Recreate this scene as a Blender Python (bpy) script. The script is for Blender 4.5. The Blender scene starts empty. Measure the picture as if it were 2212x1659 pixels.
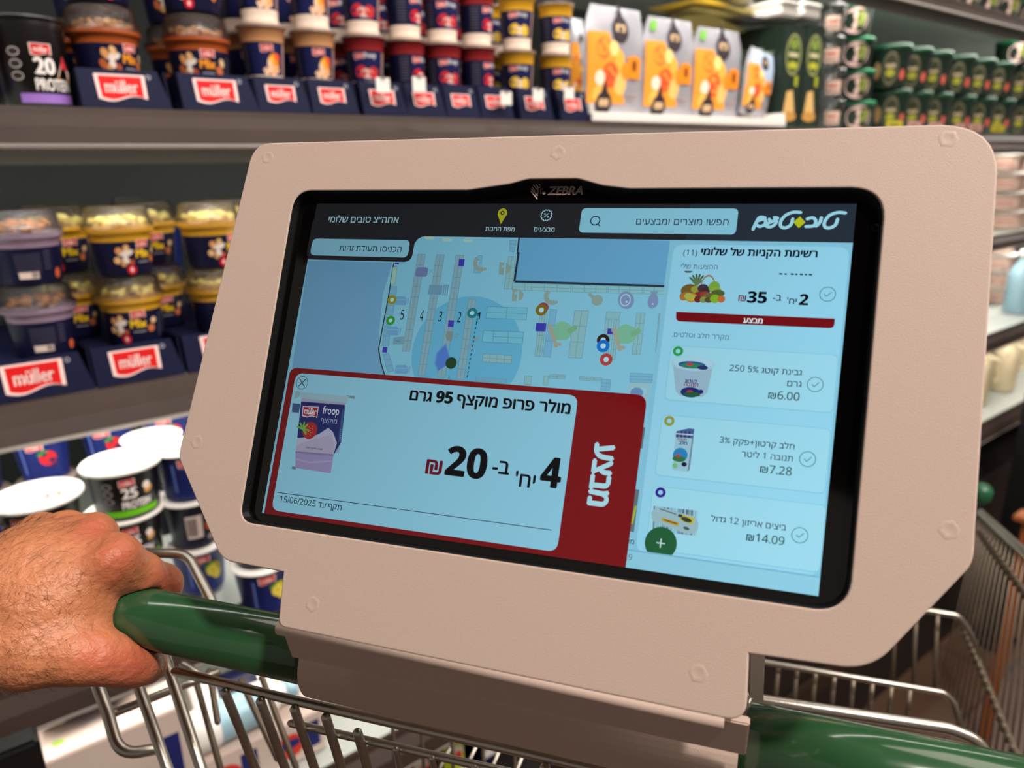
import bpy, bmesh, math, random
import numpy as np
from mathutils import Vector, Matrix, geometry
random.seed(7); rng = np.random.default_rng(7)
sc = bpy.context.scene
C = sc.collection

# ------------------------------------------------------------------ camera, world, lights, exposure
F = 1570.0                                    # focal length in pixels of the 2212 x 1659 frame
def nz(v): return v / np.linalg.norm(v)
def cc(u, v): return np.array([u - 1106.0, 829.5 - v, F])
_v1, _v2 = cc(-3936, 437), cc(3250, 320)      # vanishing points of the cart handle and of the shelves
_up = nz(np.cross(_v2, _v1)); _up = _up if _up[1] > 0 else -_up
_x = nz(_v2 - (_v2 @ _up) * _up)
_y = np.cross(_x, _up); _y = _y if _y[2] > 0 else -_y
R = np.array([_x, _y, _up])                   # world <- camera (right, up, forward)
CAM = np.array([0.0, 0.0, 1.25])
RIGHT, UP, FWD = R[:, 0], R[:, 1], R[:, 2]
def P(u, v, zc): return CAM + R @ (cc(u, v) / F * zc)
def ray(u, v): return R @ (cc(u, v) / F)
def onY(u, v, Y): d = ray(u, v); return CAM + d * (Y / d[1])
def onZ(u, v, Z): d = ray(u, v); return CAM + d * ((Z - CAM[2]) / d[2])
def Xof(u, Y, Z):                             # x of the point at depth Y, height Z that shows at column u
    k = (u - 1106.0) / F
    a = RIGHT - k * FWD
    return -(a[1] * Y + a[2] * (Z - CAM[2])) / a[0]
cam = bpy.data.cameras.new('camera'); co = bpy.data.objects.new('camera', cam); C.objects.link(co)
M = Matrix.Identity(4)
for i in range(3):
    M[i][0], M[i][1], M[i][2], M[i][3] = RIGHT[i], UP[i], -FWD[i], CAM[i]
co.matrix_world = M
cam.sensor_width = 36; cam.lens = F / 2212 * 36; cam.clip_start = 0.02; cam.clip_end = 60
cam.dof.use_dof = True; cam.dof.focus_distance = 0.31; cam.dof.aperture_fstop = 9.0
sc.camera = co
sc.view_settings.view_transform = 'Standard'; sc.view_settings.look = 'None'
sc.view_settings.gamma = 1; sc.view_settings.use_curve_mapping = False
sc.view_settings.exposure = 0.0
w = bpy.data.worlds.new('store_ambient'); sc.world = w; w.use_nodes = True
w.node_tree.nodes['Background'].inputs[0].default_value = (1.0, 0.86, 0.76, 1)
w.node_tree.nodes['Background'].inputs[1].default_value = 0.20
def area(name, loc, target, size, energy, col, sy=None):
    l = bpy.data.lights.new(name, 'AREA'); l.energy = energy; l.color = col; l.size = size
    if sy: l.shape = 'RECTANGLE'; l.size_y = sy
    o = bpy.data.objects.new(name, l); C.objects.link(o)
    o.location = loc; d = Vector(target) - Vector(loc)
    o.rotation_euler = d.to_track_quat('-Z', 'Y').to_euler(); return o
area('ceiling_spot', CAM + RIGHT * 0.9 - FWD * 0.75 + np.array([0, 0, 1.9]), (0.17, 0.2, 1.15), 0.16, 60, (1.0, 0.90, 0.82))
area('ceiling_panel', (1.3, -1.3, 2.9), (0.3, 0.3, 1.0), 1.2, 44, (1.0, 0.90, 0.82))
area('aisle_panel', (2.0, -0.3, 2.9), (2.0, 0.9, 0.8), 1.5, 22, (1.0, 0.86, 0.76))
# the cold-white tubes of the refrigerator, one under the front of every shelf and one in the canopy
SH = [(1.66, 1.0), (1.32, 1.0), (0.99, 1.0), (0.69, 0.90), (0.42, 0.84)]     # shelf top, front Y
for z, d, e in ((1.66, 1.0, 11), (1.32, 1.0, 8), (0.99, 1.0, 13), (0.69, 0.90, 3)):
    area('shelf_tube_light', (2.0, d + 0.03, z - 0.032), (2.0, d + 0.10, z - 0.35), 5.2, e, (1.0, 0.96, 0.90), 0.02)
area('canopy_light', (2.0, 0.62, 2.1), (2.0, 1.1, 1.3), 5.2, 14, (1.0, 0.95, 0.88), 0.1)

# ------------------------------------------------------------------ materials
def lin(c):
    return tuple(((x / 255) / 12.92 if x / 255 <= .04045 else ((x / 255 + .055) / 1.055) ** 2.4) for x in c[:3]) + (1,)
def mat(name, col, rough=.5, metal=0., noise=.06, scale=60., bump=0., coat=0., spec=.5, sss=0., bscale=None):
    m = bpy.data.materials.new(name); m.use_nodes = True; nt = m.node_tree; b = nt.nodes['Principled BSDF']
    b.inputs['Roughness'].default_value = rough; b.inputs['Metallic'].default_value = metal
    b.inputs['Coat Weight'].default_value = coat; b.inputs['Coat Roughness'].default_value = .08
    b.inputs['Specular IOR Level'].default_value = spec
    if sss:
        b.inputs['Subsurface Weight'].default_value = sss; b.inputs['Subsurface Radius'].default_value = (.008, .003, .0015); b.inputs['Subsurface Scale'].default_value = 1
    tc = nt.nodes.new('ShaderNodeTexCoord'); n = nt.nodes.new('ShaderNodeTexNoise'); n.inputs['Scale'].default_value = scale
    nt.links.new(tc.outputs['Object'], n.inputs['Vector'])
    r = nt.nodes.new('ShaderNodeMapRange'); r.inputs[3].default_value = 1 - noise; r.inputs[4].default_value = 1 + noise
    nt.links.new(n.outputs[0], r.inputs[0])
    mx = nt.nodes.new('ShaderNodeVectorMath'); mx.operation = 'SCALE'; mx.inputs[0].default_value = lin(col)[:3]
    nt.links.new(r.outputs[0], mx.inputs['Scale']); nt.links.new(mx.outputs[0], b.inputs['Base Color'])
    if bump:
        n2 = nt.nodes.new('ShaderNodeTexNoise'); n2.inputs['Scale'].default_value = bscale or scale * 8
        nt.links.new(tc.outputs['Object'], n2.inputs['Vector'])
        bp = nt.nodes.new('ShaderNodeBump'); bp.inputs['Strength'].default_value = bump; bp.inputs['Distance'].default_value = .0006
        nt.links.new(n2.outputs[0], bp.inputs['Height']); nt.links.new(bp.outputs[0], b.inputs['Normal'])
    return m
def vcol_mat(name, rough=.4, emit=False):
    m = bpy.data.materials.new(name); m.use_nodes = True; nt = m.node_tree; b = nt.nodes['Principled BSDF']
    a = nt.nodes.new('ShaderNodeAttribute'); a.attribute_name = 'col'
    b.inputs['Roughness'].default_value = rough; b.inputs['Specular IOR Level'].default_value = .5 if emit else .15
    if emit:      # the lit pixels of the screen; viewing-angle dimming painted into the emission, darker towards the left
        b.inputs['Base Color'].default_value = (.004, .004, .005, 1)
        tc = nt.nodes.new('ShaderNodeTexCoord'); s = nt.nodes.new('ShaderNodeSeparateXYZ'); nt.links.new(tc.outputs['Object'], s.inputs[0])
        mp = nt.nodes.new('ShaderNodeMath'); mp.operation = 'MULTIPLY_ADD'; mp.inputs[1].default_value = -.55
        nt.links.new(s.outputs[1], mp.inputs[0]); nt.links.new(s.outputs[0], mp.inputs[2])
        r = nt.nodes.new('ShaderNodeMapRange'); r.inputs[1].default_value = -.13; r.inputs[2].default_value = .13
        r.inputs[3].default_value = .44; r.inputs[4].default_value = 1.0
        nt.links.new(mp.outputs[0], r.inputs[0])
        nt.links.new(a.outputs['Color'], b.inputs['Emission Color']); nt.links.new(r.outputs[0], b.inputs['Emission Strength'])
    else:
        n = nt.nodes.new('ShaderNodeTexNoise'); n.inputs['Scale'].default_value = 300
        r = nt.nodes.new('ShaderNodeMapRange'); r.inputs[3].default_value = .94; r.inputs[4].default_value = 1.06
        nt.links.new(n.outputs[0], r.inputs[0])
        mx = nt.nodes.new('ShaderNodeVectorMath'); mx.operation = 'SCALE'
        nt.links.new(a.outputs['Color'], mx.inputs[0]); nt.links.new(r.outputs[0], mx.inputs['Scale'])
        nt.links.new(mx.outputs[0], b.inputs['Base Color'])
    return m
def clear_mat():
    m = bpy.data.materials.new('clear_plastic'); m.use_nodes = True; nt = m.node_tree
    nt.nodes.remove(nt.nodes['Principled BSDF']); out = [n for n in nt.nodes if n.type == 'OUTPUT_MATERIAL'][0]
    t = nt.nodes.new('ShaderNodeBsdfTransparent'); t.inputs[0].default_value = (.93, .93, .92, 1)
    g = nt.nodes.new('ShaderNodeBsdfGlossy'); g.inputs['Roughness'].default_value = .12
    f = nt.nodes.new('ShaderNodeFresnel'); f.inputs[0].default_value = 1.6
    n = nt.nodes.new('ShaderNodeTexNoise'); n.inputs['Scale'].default_value = 90
    b = nt.nodes.new('ShaderNodeBump'); b.inputs['Strength'].default_value = .5; b.inputs['Distance'].default_value = .002
    nt.links.new(n.outputs[0], b.inputs['Height']); nt.links.new(b.outputs[0], g.inputs['Normal']); nt.links.new(b.outputs[0], f.inputs['Normal'])
    x = nt.nodes.new('ShaderNodeMixShader'); nt.links.new(f.outputs[0], x.inputs[0]); nt.links.new(t.outputs[0], x.inputs[1]); nt.links.new(g.outputs[0], x.inputs[2])
    nt.links.new(x.outputs[0], out.inputs[0]); return m
MT = dict(
    beige=mat('beige_powder_coat', (208, 184, 170), .55, noise=.03, scale=700, bump=.2, bscale=2600),
    beige_back=mat('beige_powder_coat_back', (200, 176, 162), .6, noise=.03, scale=500, bump=.2),
    green=mat('green_handle_plastic', (44, 84, 52), .16, noise=.22, scale=35, coat=.6),
    greencap=mat('green_cap_plastic', (30, 90, 60), .35),
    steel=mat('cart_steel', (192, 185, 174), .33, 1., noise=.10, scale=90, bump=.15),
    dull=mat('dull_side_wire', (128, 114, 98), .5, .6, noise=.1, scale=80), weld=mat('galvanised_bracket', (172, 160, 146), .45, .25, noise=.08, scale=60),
    rail=mat('brown_grey_rail', (52, 40, 34), .42, .0, spec=.12, noise=.25, scale=14, bump=.1, bscale=30),
    railedge=mat('pale_rail_edge', (176, 168, 162), .35, .1, noise=.08, scale=20),
    shelf=mat('grey_shelf_metal', (190, 196, 190), .45, .2, noise=.06, scale=12),
    back=mat('fridge_back_panel', (30, 36, 36), .55, .1, noise=.12, scale=6),
    black=mat('black_plastic', (12, 12, 13), .42, noise=.2, scale=30, bump=.1),
    bezel=mat('black_glass_bezel', (5, 4, 4), .06, noise=.1, scale=40, coat=.3),
    lens=mat('dark_lens', (22, 20, 24), .1, .4),
    floor=mat('brown_floor_tile', (90, 66, 52), .35, noise=.10, scale=5, bump=.1),
    base=mat('dark_fridge_base', (30, 24, 24), .5, noise=.1, scale=8),
    navy=mat('navy_card', (17, 21, 50), .6, noise=.08, scale=30, spec=.1),
    navycup=mat('navy_sleeve', (18, 20, 50), .35, noise=.1, scale=60, spec=.25),
    bluecup=mat('blue_sleeve', (22, 38, 110), .35, noise=.12, scale=50, spec=.25),
    blackcup=mat('black_tub_plastic', (17, 14, 15), .32, noise=.2, scale=40),
    white=mat('white_plastic', (238, 234, 228), .35, noise=.03, scale=60),
    cream=mat('cream_cup_base', (236, 214, 196), .4, noise=.04, scale=60),
    foil=mat('grey_foil_lid', (158, 140, 130), .35, .3, noise=.06, scale=70),
    orange=mat('orange_cup_neck', (176, 84, 34), .35, noise=.05), peach=mat('tan_cup_neck', (196, 142, 96), .4, noise=.05),
    red=mat('dark_red_cup_neck', (138, 30, 34), .38, noise=.06), yellow=mat('yellow_cup_neck', (212, 158, 34), .38, noise=.06),
    lilac=mat('lilac_cup_neck', (150, 128, 150), .35, noise=.05),
    nugget=mat('toasted_topping', (214, 160, 84), .6, noise=.35, scale=160), cream_nugget=mat('pale_yellow_topping', (240, 226, 130), .6, noise=.12, scale=160),
    brown_nugget=mat('brown_topping', (176, 116, 60), .6, noise=.4, scale=160),
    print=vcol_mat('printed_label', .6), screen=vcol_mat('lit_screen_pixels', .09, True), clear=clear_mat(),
    bag=mat('silver_packet_film', (168, 168, 176), .3, .3, noise=.06, scale=30, bump=.5, bscale=40),
    yellowbag=mat('yellow_packet_film', (236, 214, 120), .35, noise=.08, scale=30, bump=.4, bscale=30),
    dgreen=mat('dark_green_card', (22, 40, 30), .4, noise=.1, scale=30), glid=mat('green_tub_lid', (20, 118, 74), .3, noise=.06),
    dglid=mat('dull_green_tub_lid', (28, 70, 48), .35, noise=.08), milk=mat('cream_jug_plastic', (232, 216, 178), .35, noise=.05),
    redcap=mat('red_jug_cap', (200, 30, 26), .35), pinkbox=mat('pink_white_box', (206, 176, 160), .5, noise=.06),
    skyblue=mat('light_blue_plastic', (150, 186, 200), .35, noise=.06), carton=mat('white_carton_card', (205, 187, 176), .45, noise=.04, scale=40),
    tube=None, wood=mat('orange_wood_panel', (150, 84, 40), .5, noise=.12, scale=14), ceiling=mat('dark_ceiling', (40, 38, 36), .8),
)

def glow(name, col, st):
    m = bpy.data.materials.new(name); m.use_nodes = True; b = m.node_tree.nodes['Principled BSDF']; b.inputs['Emission Color'].default_value = col; b.inputs['Emission Strength'].default_value = st; return m
MT['tube'] = glow('cold_white_tube', (1.0, .96, .88, 1), 22.0)
# ------------------------------------------------------------------ object helpers
def link(name, me, m=None, parent=None, kind=None, label=None, smooth=False):
    o = bpy.data.objects.new(name, me); C.objects.link(o)
    for mm in (m if isinstance(m, (list, tuple)) else [m] if m else []): me.materials.append(MT[mm] if isinstance(mm, str) else mm)
    if parent is not None: o.parent = parent
    if kind: o['kind'] = kind
    if label: o['label'] = label
    if smooth:
        for p in me.polygons: p.use_smooth = True
    return o
def thing(name, label, cat, mw=None, group=None):
    o = bpy.data.objects.new(name, None); C.objects.link(o); o.empty_display_size = .02
    if mw is not None: o.matrix_world = mw if isinstance(mw, Matrix) else Matrix.Translation(Vector(mw))
    o['label'] = label; o['category'] = cat
    if group: o['group'] = group
    return o
def dup(root, mw, label, group=None, skip=()):
    r = root.copy(); C.objects.link(r); r.matrix_world = mw; r['label'] = label
    if group: r['group'] = group
    def rec(src, dst):
        for ch in src.children:
            if ch.name.split('.')[0] in skip: continue
            c = ch.copy(); C.objects.link(c); c.parent = dst; rec(ch, c)
    rec(root, r); return r
def mesh(name, V, Fc): me = bpy.data.meshes.new(name); me.from_pydata([tuple(map(float, v)) for v in V], [], [tuple(f) for f in Fc]); return me
def frame(o, x, y, z):
    m = Matrix.Identity(4)
    for i in range(3): m[i][0], m[i][1], m[i][2], m[i][3] = x[i], y[i], z[i], o[i]
    return m
def box_me(x0, x1, y0, y1, z0, z1, bev=0., name='box'):
    bm = bmesh.new(); bmesh.ops.create_cube(bm, size=1)
    for v in bm.verts: v.co = Vector(((x0 + x1) / 2 + v.co.x * (x1 - x0), (y0 + y1) / 2 + v.co.y * (y1 - y0), (z0 + z1) / 2 + v.co.z * (z1 - z0)))
    if bev: bmesh.ops.bevel(bm, geom=list(bm.edges), offset=bev, segments=2, affect='EDGES')
    me = bpy.data.meshes.new(name); bm.to_mesh(me); bm.free(); return me
def prism_me(poly, axis0, axis1, name='prism', bev=0.):
    """poly: list of (y,z) extruded along x from axis0 to axis1"""
    n = len(poly); V = [(axis0, a, b) for a, b in poly] + [(axis1, a, b) for a, b in poly]
    Fc = [list(range(n))[::-1], list(range(n, 2 * n))] + [[i, (i + 1) % n, n + (i + 1) % n, n + i] for i in range(n)]
    me = mesh(name, V, Fc)
    bm = bmesh.new(); bm.from_mesh(me); bmesh.ops.recalc_face_normals(bm, faces=bm.faces)
    if bev: bmesh.ops.bevel(bm, geom=list(bm.edges), offset=bev, segments=2, affect='EDGES')
    bm.to_mesh(me); bm.free(); return me
def lathe_me(prof, n=28, name='lathe', mats=None, close=True):
    """prof: list of (r,z[,matindex for the band above])"""
    V = []; Fc = []; mi = []
    for p in prof:
        for k in range(n): a = 2 * math.pi * k / n; V.append((p[0] * math.cos(a), p[0] * math.sin(a), p[1]))
    for i in range(len(prof) - 1):
        for k in range(n):
            k2 = (k + 1) % n; Fc.append((i * n + k, i * n + k2, (i + 1) * n + k2, (i + 1) * n + k)); mi.append(prof[i][2] if len(prof[i]) > 2 else 0)
    if close:
        Fc.append(tuple(range(n))[::-1]); mi.append(mi[0]); Fc.append(tuple((len(prof) - 1) * n + k for k in range(n))); mi.append(mi[-2] if len(mi) > 1 else 0)
    me = mesh(name, V, Fc)
    for p, i in zip(me.polygons, mi): p.material_index = i; p.use_smooth = len(p.vertices) < 5
    return me
def tube_me(pts, r, n=12, name='rod', caps=True, round_end=False):
    pts = [np.array(p, float) for p in pts]
    if round_end:
        for end in (0, -1):
            a, b = (pts[0], pts[1]) if end == 0 else (pts[-1], pts[-2]); d = nz(a - b)
            pts.insert(0, a + d * r * .8) if end == 0 else pts.append(a + d * r * .8)
    rr = [r] * len(pts)
    if round_end: rr[0] = r * .45; rr[-1] = r * .45
    V = []; Fc = []; ref = None
    for i, p in enumerate(pts):
        t = nz((pts[min(i + 1, len(pts) - 1)] - pts[max(i - 1, 0)]))
        if ref is None: ref = nz(np.cross(t, [0.3, .2, 1.] if abs(t[2]) < .9 else [1., .1, 0]))
        s = nz(ref - (ref @ t) * t); ref = s; b = np.cross(t, s)
        for k in range(n): a = 2 * math.pi * k / n; V.append(p + rr[i] * (math.cos(a) * s + math.sin(a) * b))
    for i in range(len(pts) - 1):
        for k in range(n): k2 = (k + 1) % n; Fc.append((i * n + k, i * n + k2, (i + 1) * n + k2, (i + 1) * n + k))
    if caps: Fc += [tuple(range(n))[::-1], tuple((len(pts) - 1) * n + k for k in range(n))]
    me = mesh(name, V, Fc)
    for p in me.polygons: p.use_smooth = len(p.vertices) < 5
    return me
def bend(pts, r, n=6):
    """round the corners of a polyline (2D or 3D) with radius r (number or list)"""
    pts = [np.array(p, float) for p in pts]; out = [pts[0]]
    for i in range(1, len(pts) - 1):
        out += arc(pts[i - 1], pts[i], pts[i + 1], r[i] if isinstance(r, (list, tuple)) else r, n)
    return out + [pts[-1]]
def arc(a, p, b, r, n=6):
    d1, d2 = nz(a - p), nz(b - p); ang = math.acos(max(-1, min(1, d1 @ d2)))
    if r <= 0 or ang > 3.1: return [p]
    t = min(r / math.tan(ang / 2), .48 * np.linalg.norm(a - p), .48 * np.linalg.norm(b - p)); p1, p2 = p + d1 * t, p + d2 * t
    return [(1 - s) ** 2 * p1 + 2 * s * (1 - s) * (.08 * (p1 + p2) / 2 + .92 * p) + s * s * p2 for s in [k / n for k in range(n + 1)]]
def closed(pts, r, n=7):
    pts = [np.array(p, float) for p in pts]; out = []; L = len(pts)
    for i in range(L): out += arc(pts[i - 1], pts[i], pts[(i + 1) % L], r[i] if isinstance(r, (list, tuple)) else r, n)
    return out

# ------------------------------------------------------------------ flat print: coloured shapes laid on a surface
_tc = {}
def text_raw(s):
    """triangles of a word; every contour is filled by itself so that letters drawn from overlapping strokes stay whole"""
    if s in _tc: return _tc[s]
    cu = bpy.data.curves.new('glyphs', 'FONT'); cu.body = s; cu.resolution_u = 3; cu.fill_mode = 'NONE'
    o = bpy.data.objects.new('glyphs', cu); C.objects.link(o)
    e = o.evaluated_get(bpy.context.evaluated_depsgraph_get()); me = e.to_mesh()
    P2 = np.array([v.co[:2] for v in me.vertices]).reshape(-1, 2); nb_ = {}
    for ed in me.edges: nb_.setdefault(ed.vertices[0], []).append(ed.vertices[1])
    e.to_mesh_clear(); bpy.data.objects.remove(o); bpy.data.curves.remove(cu)
    loops, seen = [], set()
    for i in sorted(nb_):
        if i in seen: continue
        l, j = [], i
        while j not in seen:
            seen.add(j); l.append(j); nx = nb_.get(j)
            if not nx: break
            j = nx[0]
        if len(l) > 2: loops.append(P2[l])
    def sa(l): x, y = l[:, 0], l[:, 1]; return .5 * float((x * np.roll(y, -1) - np.roll(x, -1) * y).sum())
    def inside(p, l):
        c = False; n = len(l)
        for i in range(n):
            (x1, y1), (x2, y2) = l[i], l[i - 1]
            if (y1 > p[1]) != (y2 > p[1]) and p[0] < (x2 - x1) * (p[1] - y1) / (y2 - y1) + x1: c = not c
        return c
    par = {}                                    # a hole turns the other way and lies inside another contour
    for i, l in enumerate(loops):
        c = [j for j, m in enumerate(loops) if j != i and sa(l) * sa(m) < 0 and abs(sa(m)) > abs(sa(l)) and inside(l[0], m)]
        if c: par[i] = min(c, key=lambda j: abs(sa(loops[j])))
    V, Fc = [], []
    for i, l in enumerate(loops):
        if i in par: continue
        ls = [l] + [loops[j] for j in par if par[j] == i]
        tri = geometry.tessellate_polygon([[Vector((q[0], q[1], 0)) for q in k] for k in ls]); b = len(V)
        for k in ls: V += [tuple(q) for q in k]
        Fc += [tuple(b + i for i in t) for t in tri]
    _tc[s] = (np.array(V).reshape(-1, 2), Fc); return _tc[s]
def heb(s):
    out = []; run = ''
    for ch in s[::-1]:
        if ch in '0123456789%./:' or ('a' <= ch.lower() <= 'z'): run = ch + run
        else:
            out.append(run); run = ''; out.append({'(': ')', ')': '('}.get(ch, ch))
    out.append(run); return ''.join(out)
class Art:
    def __init__(s): s.V = []; s.F = []; s.C = []; s.n = 0
    def raw(s, V, Fc, c, layer=None):
        if layer is None: s.n += 1; layer = s.n
        b = len(s.V); s.V += [(float(v[0]), float(v[1]), layer) for v in V]; s.F += [tuple(b + i for i in f) for f in Fc]
        s.C += [lin(c)] * len(V)
    def poly(s, pts, c, layer=None):
        V3 = [Vector((float(p[0]), float(p[1]), 0)) for p in pts]
        s.raw(pts, geometry.tessellate_polygon([V3]), c, layer)
    def grid(s, f, nu, nv, c, layer=None):
        V = [f(i / nu, j / nv) for j in range(nv + 1) for i in range(nu + 1)]
        s.raw(V, [(j * (nu + 1) + i, j * (nu + 1) + i + 1, (j + 1) * (nu + 1) + i + 1, (j + 1) * (nu + 1) + i) for j in range(nv) for i in range(nu)], c, layer)
    def rect(s, x0, y0, x1, y1, c, nu=1, layer=None):
        s.grid(lambda a, b: (x0 + (x1 - x0) * a, y0 + (y1 - y0) * b), nu, 1, c, layer)
    def rrect(s, x0, y0, x1, y1, r, c, layer=None):
        s.poly(closed([(x0, y0), (x1, y0), (x1, y1), (x0, y1)], r, 5), c, layer)
    def ell(s, x, y, rx, ry, c, rot=0, n=20, layer=None, wob=0.):
        V = [(x, y)]; cr, sr = math.cos(rot), math.sin(rot)
        for k in range(n):
            a = 2 * math.pi * k / n; q = 1 + wob * math.sin(3 * a + x * 37) + wob * .6 * math.sin(5 * a + y * 91)
            ex, ey = rx * math.cos(a) * q, ry * math.sin(a) * q
            V.append((x + ex * cr - ey * sr, y + ex * sr + ey * cr))
        s.raw(V, [(0, 1 + k, 1 + (k + 1) % n) for k in range(n)], c, layer)
    def ring(s, x, y, r0, r1, c, n=28, a0=0, a1=2 * math.pi, layer=None, k=1.):
        V = []
        for i in range(n + 1):
            a = a0 + (a1 - a0) * i / n; V += [(x + r0 * math.cos(a), y + r0 * math.sin(a) * k), (x + r1 * math.cos(a), y + r1 * math.sin(a) * k)]
        s.raw(V, [(2 * i, 2 * i + 1, 2 * i + 3, 2 * i + 2) for i in range(n)], c, layer)
    def stroke(s, pts, wd, c, taper=None, layer=None, cap=True):
        if layer is None: s.n += 1; layer = s.n
        for i in range(len(pts) - 1):
            a, b = np.array(pts[i], float), np.array(pts[i + 1], float)
            if np.linalg.norm(b - a) < 1e-9: continue
            d = nz(b - a); n = np.array([-d[1], d[0]]) * wd / 2
            s.raw([a - n, b - n, b + n, a + n], [(0, 1, 2, 3)], c, layer)
            if cap: s.ell(a[0], a[1], wd / 2, wd / 2, c, n=8, layer=layer)
        if cap: s.ell(pts[-1][0], pts[-1][1], wd / 2, wd / 2, c, n=8, layer=layer)
    def text(s, t, x0, y0, x1, c, h=None, bold=0., y1=None, shear=0., up=1, rot=None):
        """text between x0 and x1 with its base line on y0; up=+1 if y grows upwards"""
        if up < 0: t = ''.join(chr((0x1D7EC if bold >= .03 else 0x1D7E2) + int(ch)) if ch in '0123456789' else ch for ch in t)   # plain sans-serif figures
        V, Fc = text_raw(t)
        if len(V) == 0: return
        if up < 0 and bold and not any('א' <= ch <= 'ת' for ch in t): bold *= .7
        if bold:                                # heavier letters: the same outline laid down four times, a hair apart
            n = len(V); sh = [(-bold, 0), (bold, 0), (0, -bold * .6), (0, bold * .6)]
            V = np.concatenate([V + np.array(q) for q in sh]); Fc = [tuple(i + k * n for i in f) for k in range(4) for f in Fc]
        mn, mx = V.min(0), V.max(0); sx = (x1 - x0) / (mx[0] - mn[0]); sy = (h / (mx[1] - mn[1])) if h else sx
        b = 0 if not h else mn[1]
        X = x0 + (V[:, 0] - mn[0]) * sx; Yr = (V[:, 1] - b) * sy
        X = X + Yr * shear; Yy = y0 + up * Yr
        if y1 is not None: Yy = Yy + (y1 - y0) * (X - x0) / (x1 - x0)
        W = np.stack([X, Yy], 1)
        if rot is not None: W = np.array([rot(a, b2) for a, b2 in W])
        s.raw(W, Fc, c)
    def build(s, name, f, parent, m='print', dz=.00004, kind=None, label=None):
        me = mesh(name, [f(v[0], v[1], v[2] * dz) for v in s.V], s.F)
        at = me.color_attributes.new('col', 'FLOAT_COLOR', 'POINT')
        at.data.foreach_set('color', np.array(s.C, dtype=np.float32).ravel())
        return link(name, me, m, parent, kind, label)
def cone_map(r0, z0, r1, z1, a0=0., off=.0004):
    """x in metres of arc, y in metres of height; the front looks to -Y"""
    def f(x, y, l):
        r = r0 + (r1 - r0) * (y - z0) / (z1 - z0); a = a0 + x / ((r0 + r1) / 2); q = r + off + l
        return (q * math.sin(a), -q * math.cos(a), y)
    return f
def logo(A, x, y, wd, border=True, bg=(196, 16, 16)):
    """white-rimmed red waving plate with the white word"""
    h = wd * .56
    def plate(k, c):
        W, H = wd * k / 2, h * k / 2; top = [(x - W + 2 * W * i / 10, y + H) for i in range(11)]
        bot = [(x + W * .97 - 1.94 * W * i / 10, y - H * .82 + H * .2 * math.sin(i / 10 * 2 * math.pi)) for i in range(11)]
        s = [(0, 11 + 10)]
        V = top + bot[::-1]; A.raw(V, [(i, i + 1, 11 + i + 1, 11 + i) for i in range(10)], c)
    if border: plate(1.16, (236, 200, 196))
    plate(1.0, bg)
    A.text('müller', x - wd * .38, y - h * .22, x + wd * .38, (250, 240, 235), h=h * .55, bold=.018)
exec_order = None

# ------------------------------------------------------------------ pose of the tablet plane (best fit of its 217 x 136 mm screen)
SCRP = [(687, 441), (1850, 442), (1767, 1287), (566, 1108)]
ex = nz(np.array([0.555, -0.832, -0.003])); ey = np.array([0.364, 0.239, 0.9]); ey = nz(ey - (ey @ ex) * ex); en = np.cross(ex, ey)   # towards the viewer
SC0 = np.array([0.169, 0.21, 1.324 - 1.40 + 1.25])
TAB = frame(SC0, ex, ey, en)
def onT(u, v, off=0.):                        # local tablet coordinates of the point seen at (u, v) on the plane z = off
    d = ray(u, v); o = SC0 + en * off; t = ((o - CAM) @ en) / (d @ en); p = CAM + d * t - SC0
    return np.array([p @ ex, p @ ey])
def homog(src, dst):
    A = []
    for (x, y), (u, v) in zip(src, dst): A += [[x, y, 1, 0, 0, 0, -u * x, -u * y, -u], [0, 0, 0, x, y, 1, -v * x, -v * y, -v]]
    return np.linalg.svd(np.array(A, float))[2][-1].reshape(3, 3)
HS = homog([(0, 0), (1600, 0), (1600, 1000), (0, 1000)], [onT(*p) for p in SCRP])    # 1600 x 1000 layout (y down) -> panel
HI = np.linalg.inv(HS)
def H2(Hm, x, y): q = Hm @ np.array([x, y, 1.]); return q[:2] / q[2]
def ui(u, v): return H2(HI, *onT(u, v))       # layout coordinates of a point of the photograph
def crop(x0, y0, s): return lambda x, y: ui(x0 + x / s, y0 + y / s)
k8, kA, kB, kC = crop(560, 370, 3.386), crop(1100, 370, 5.53), crop(1400, 400, 3.319), crop(1340, 850, 3.529)
kD, kE, kF = crop(800, 500, 3.352), crop(550, 780, 3.771), crop(850, 800, 3.687)

tablet = thing('tablet_computer', 'black touchscreen tablet mounted in the beige holder, showing a store map and offers in Hebrew', 'tablet', TAB)
holder = thing('tablet_holder', 'beige powder-coated metal tablet holder clamped over the middle of the green cart handle', 'tablet holder', TAB)

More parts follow.
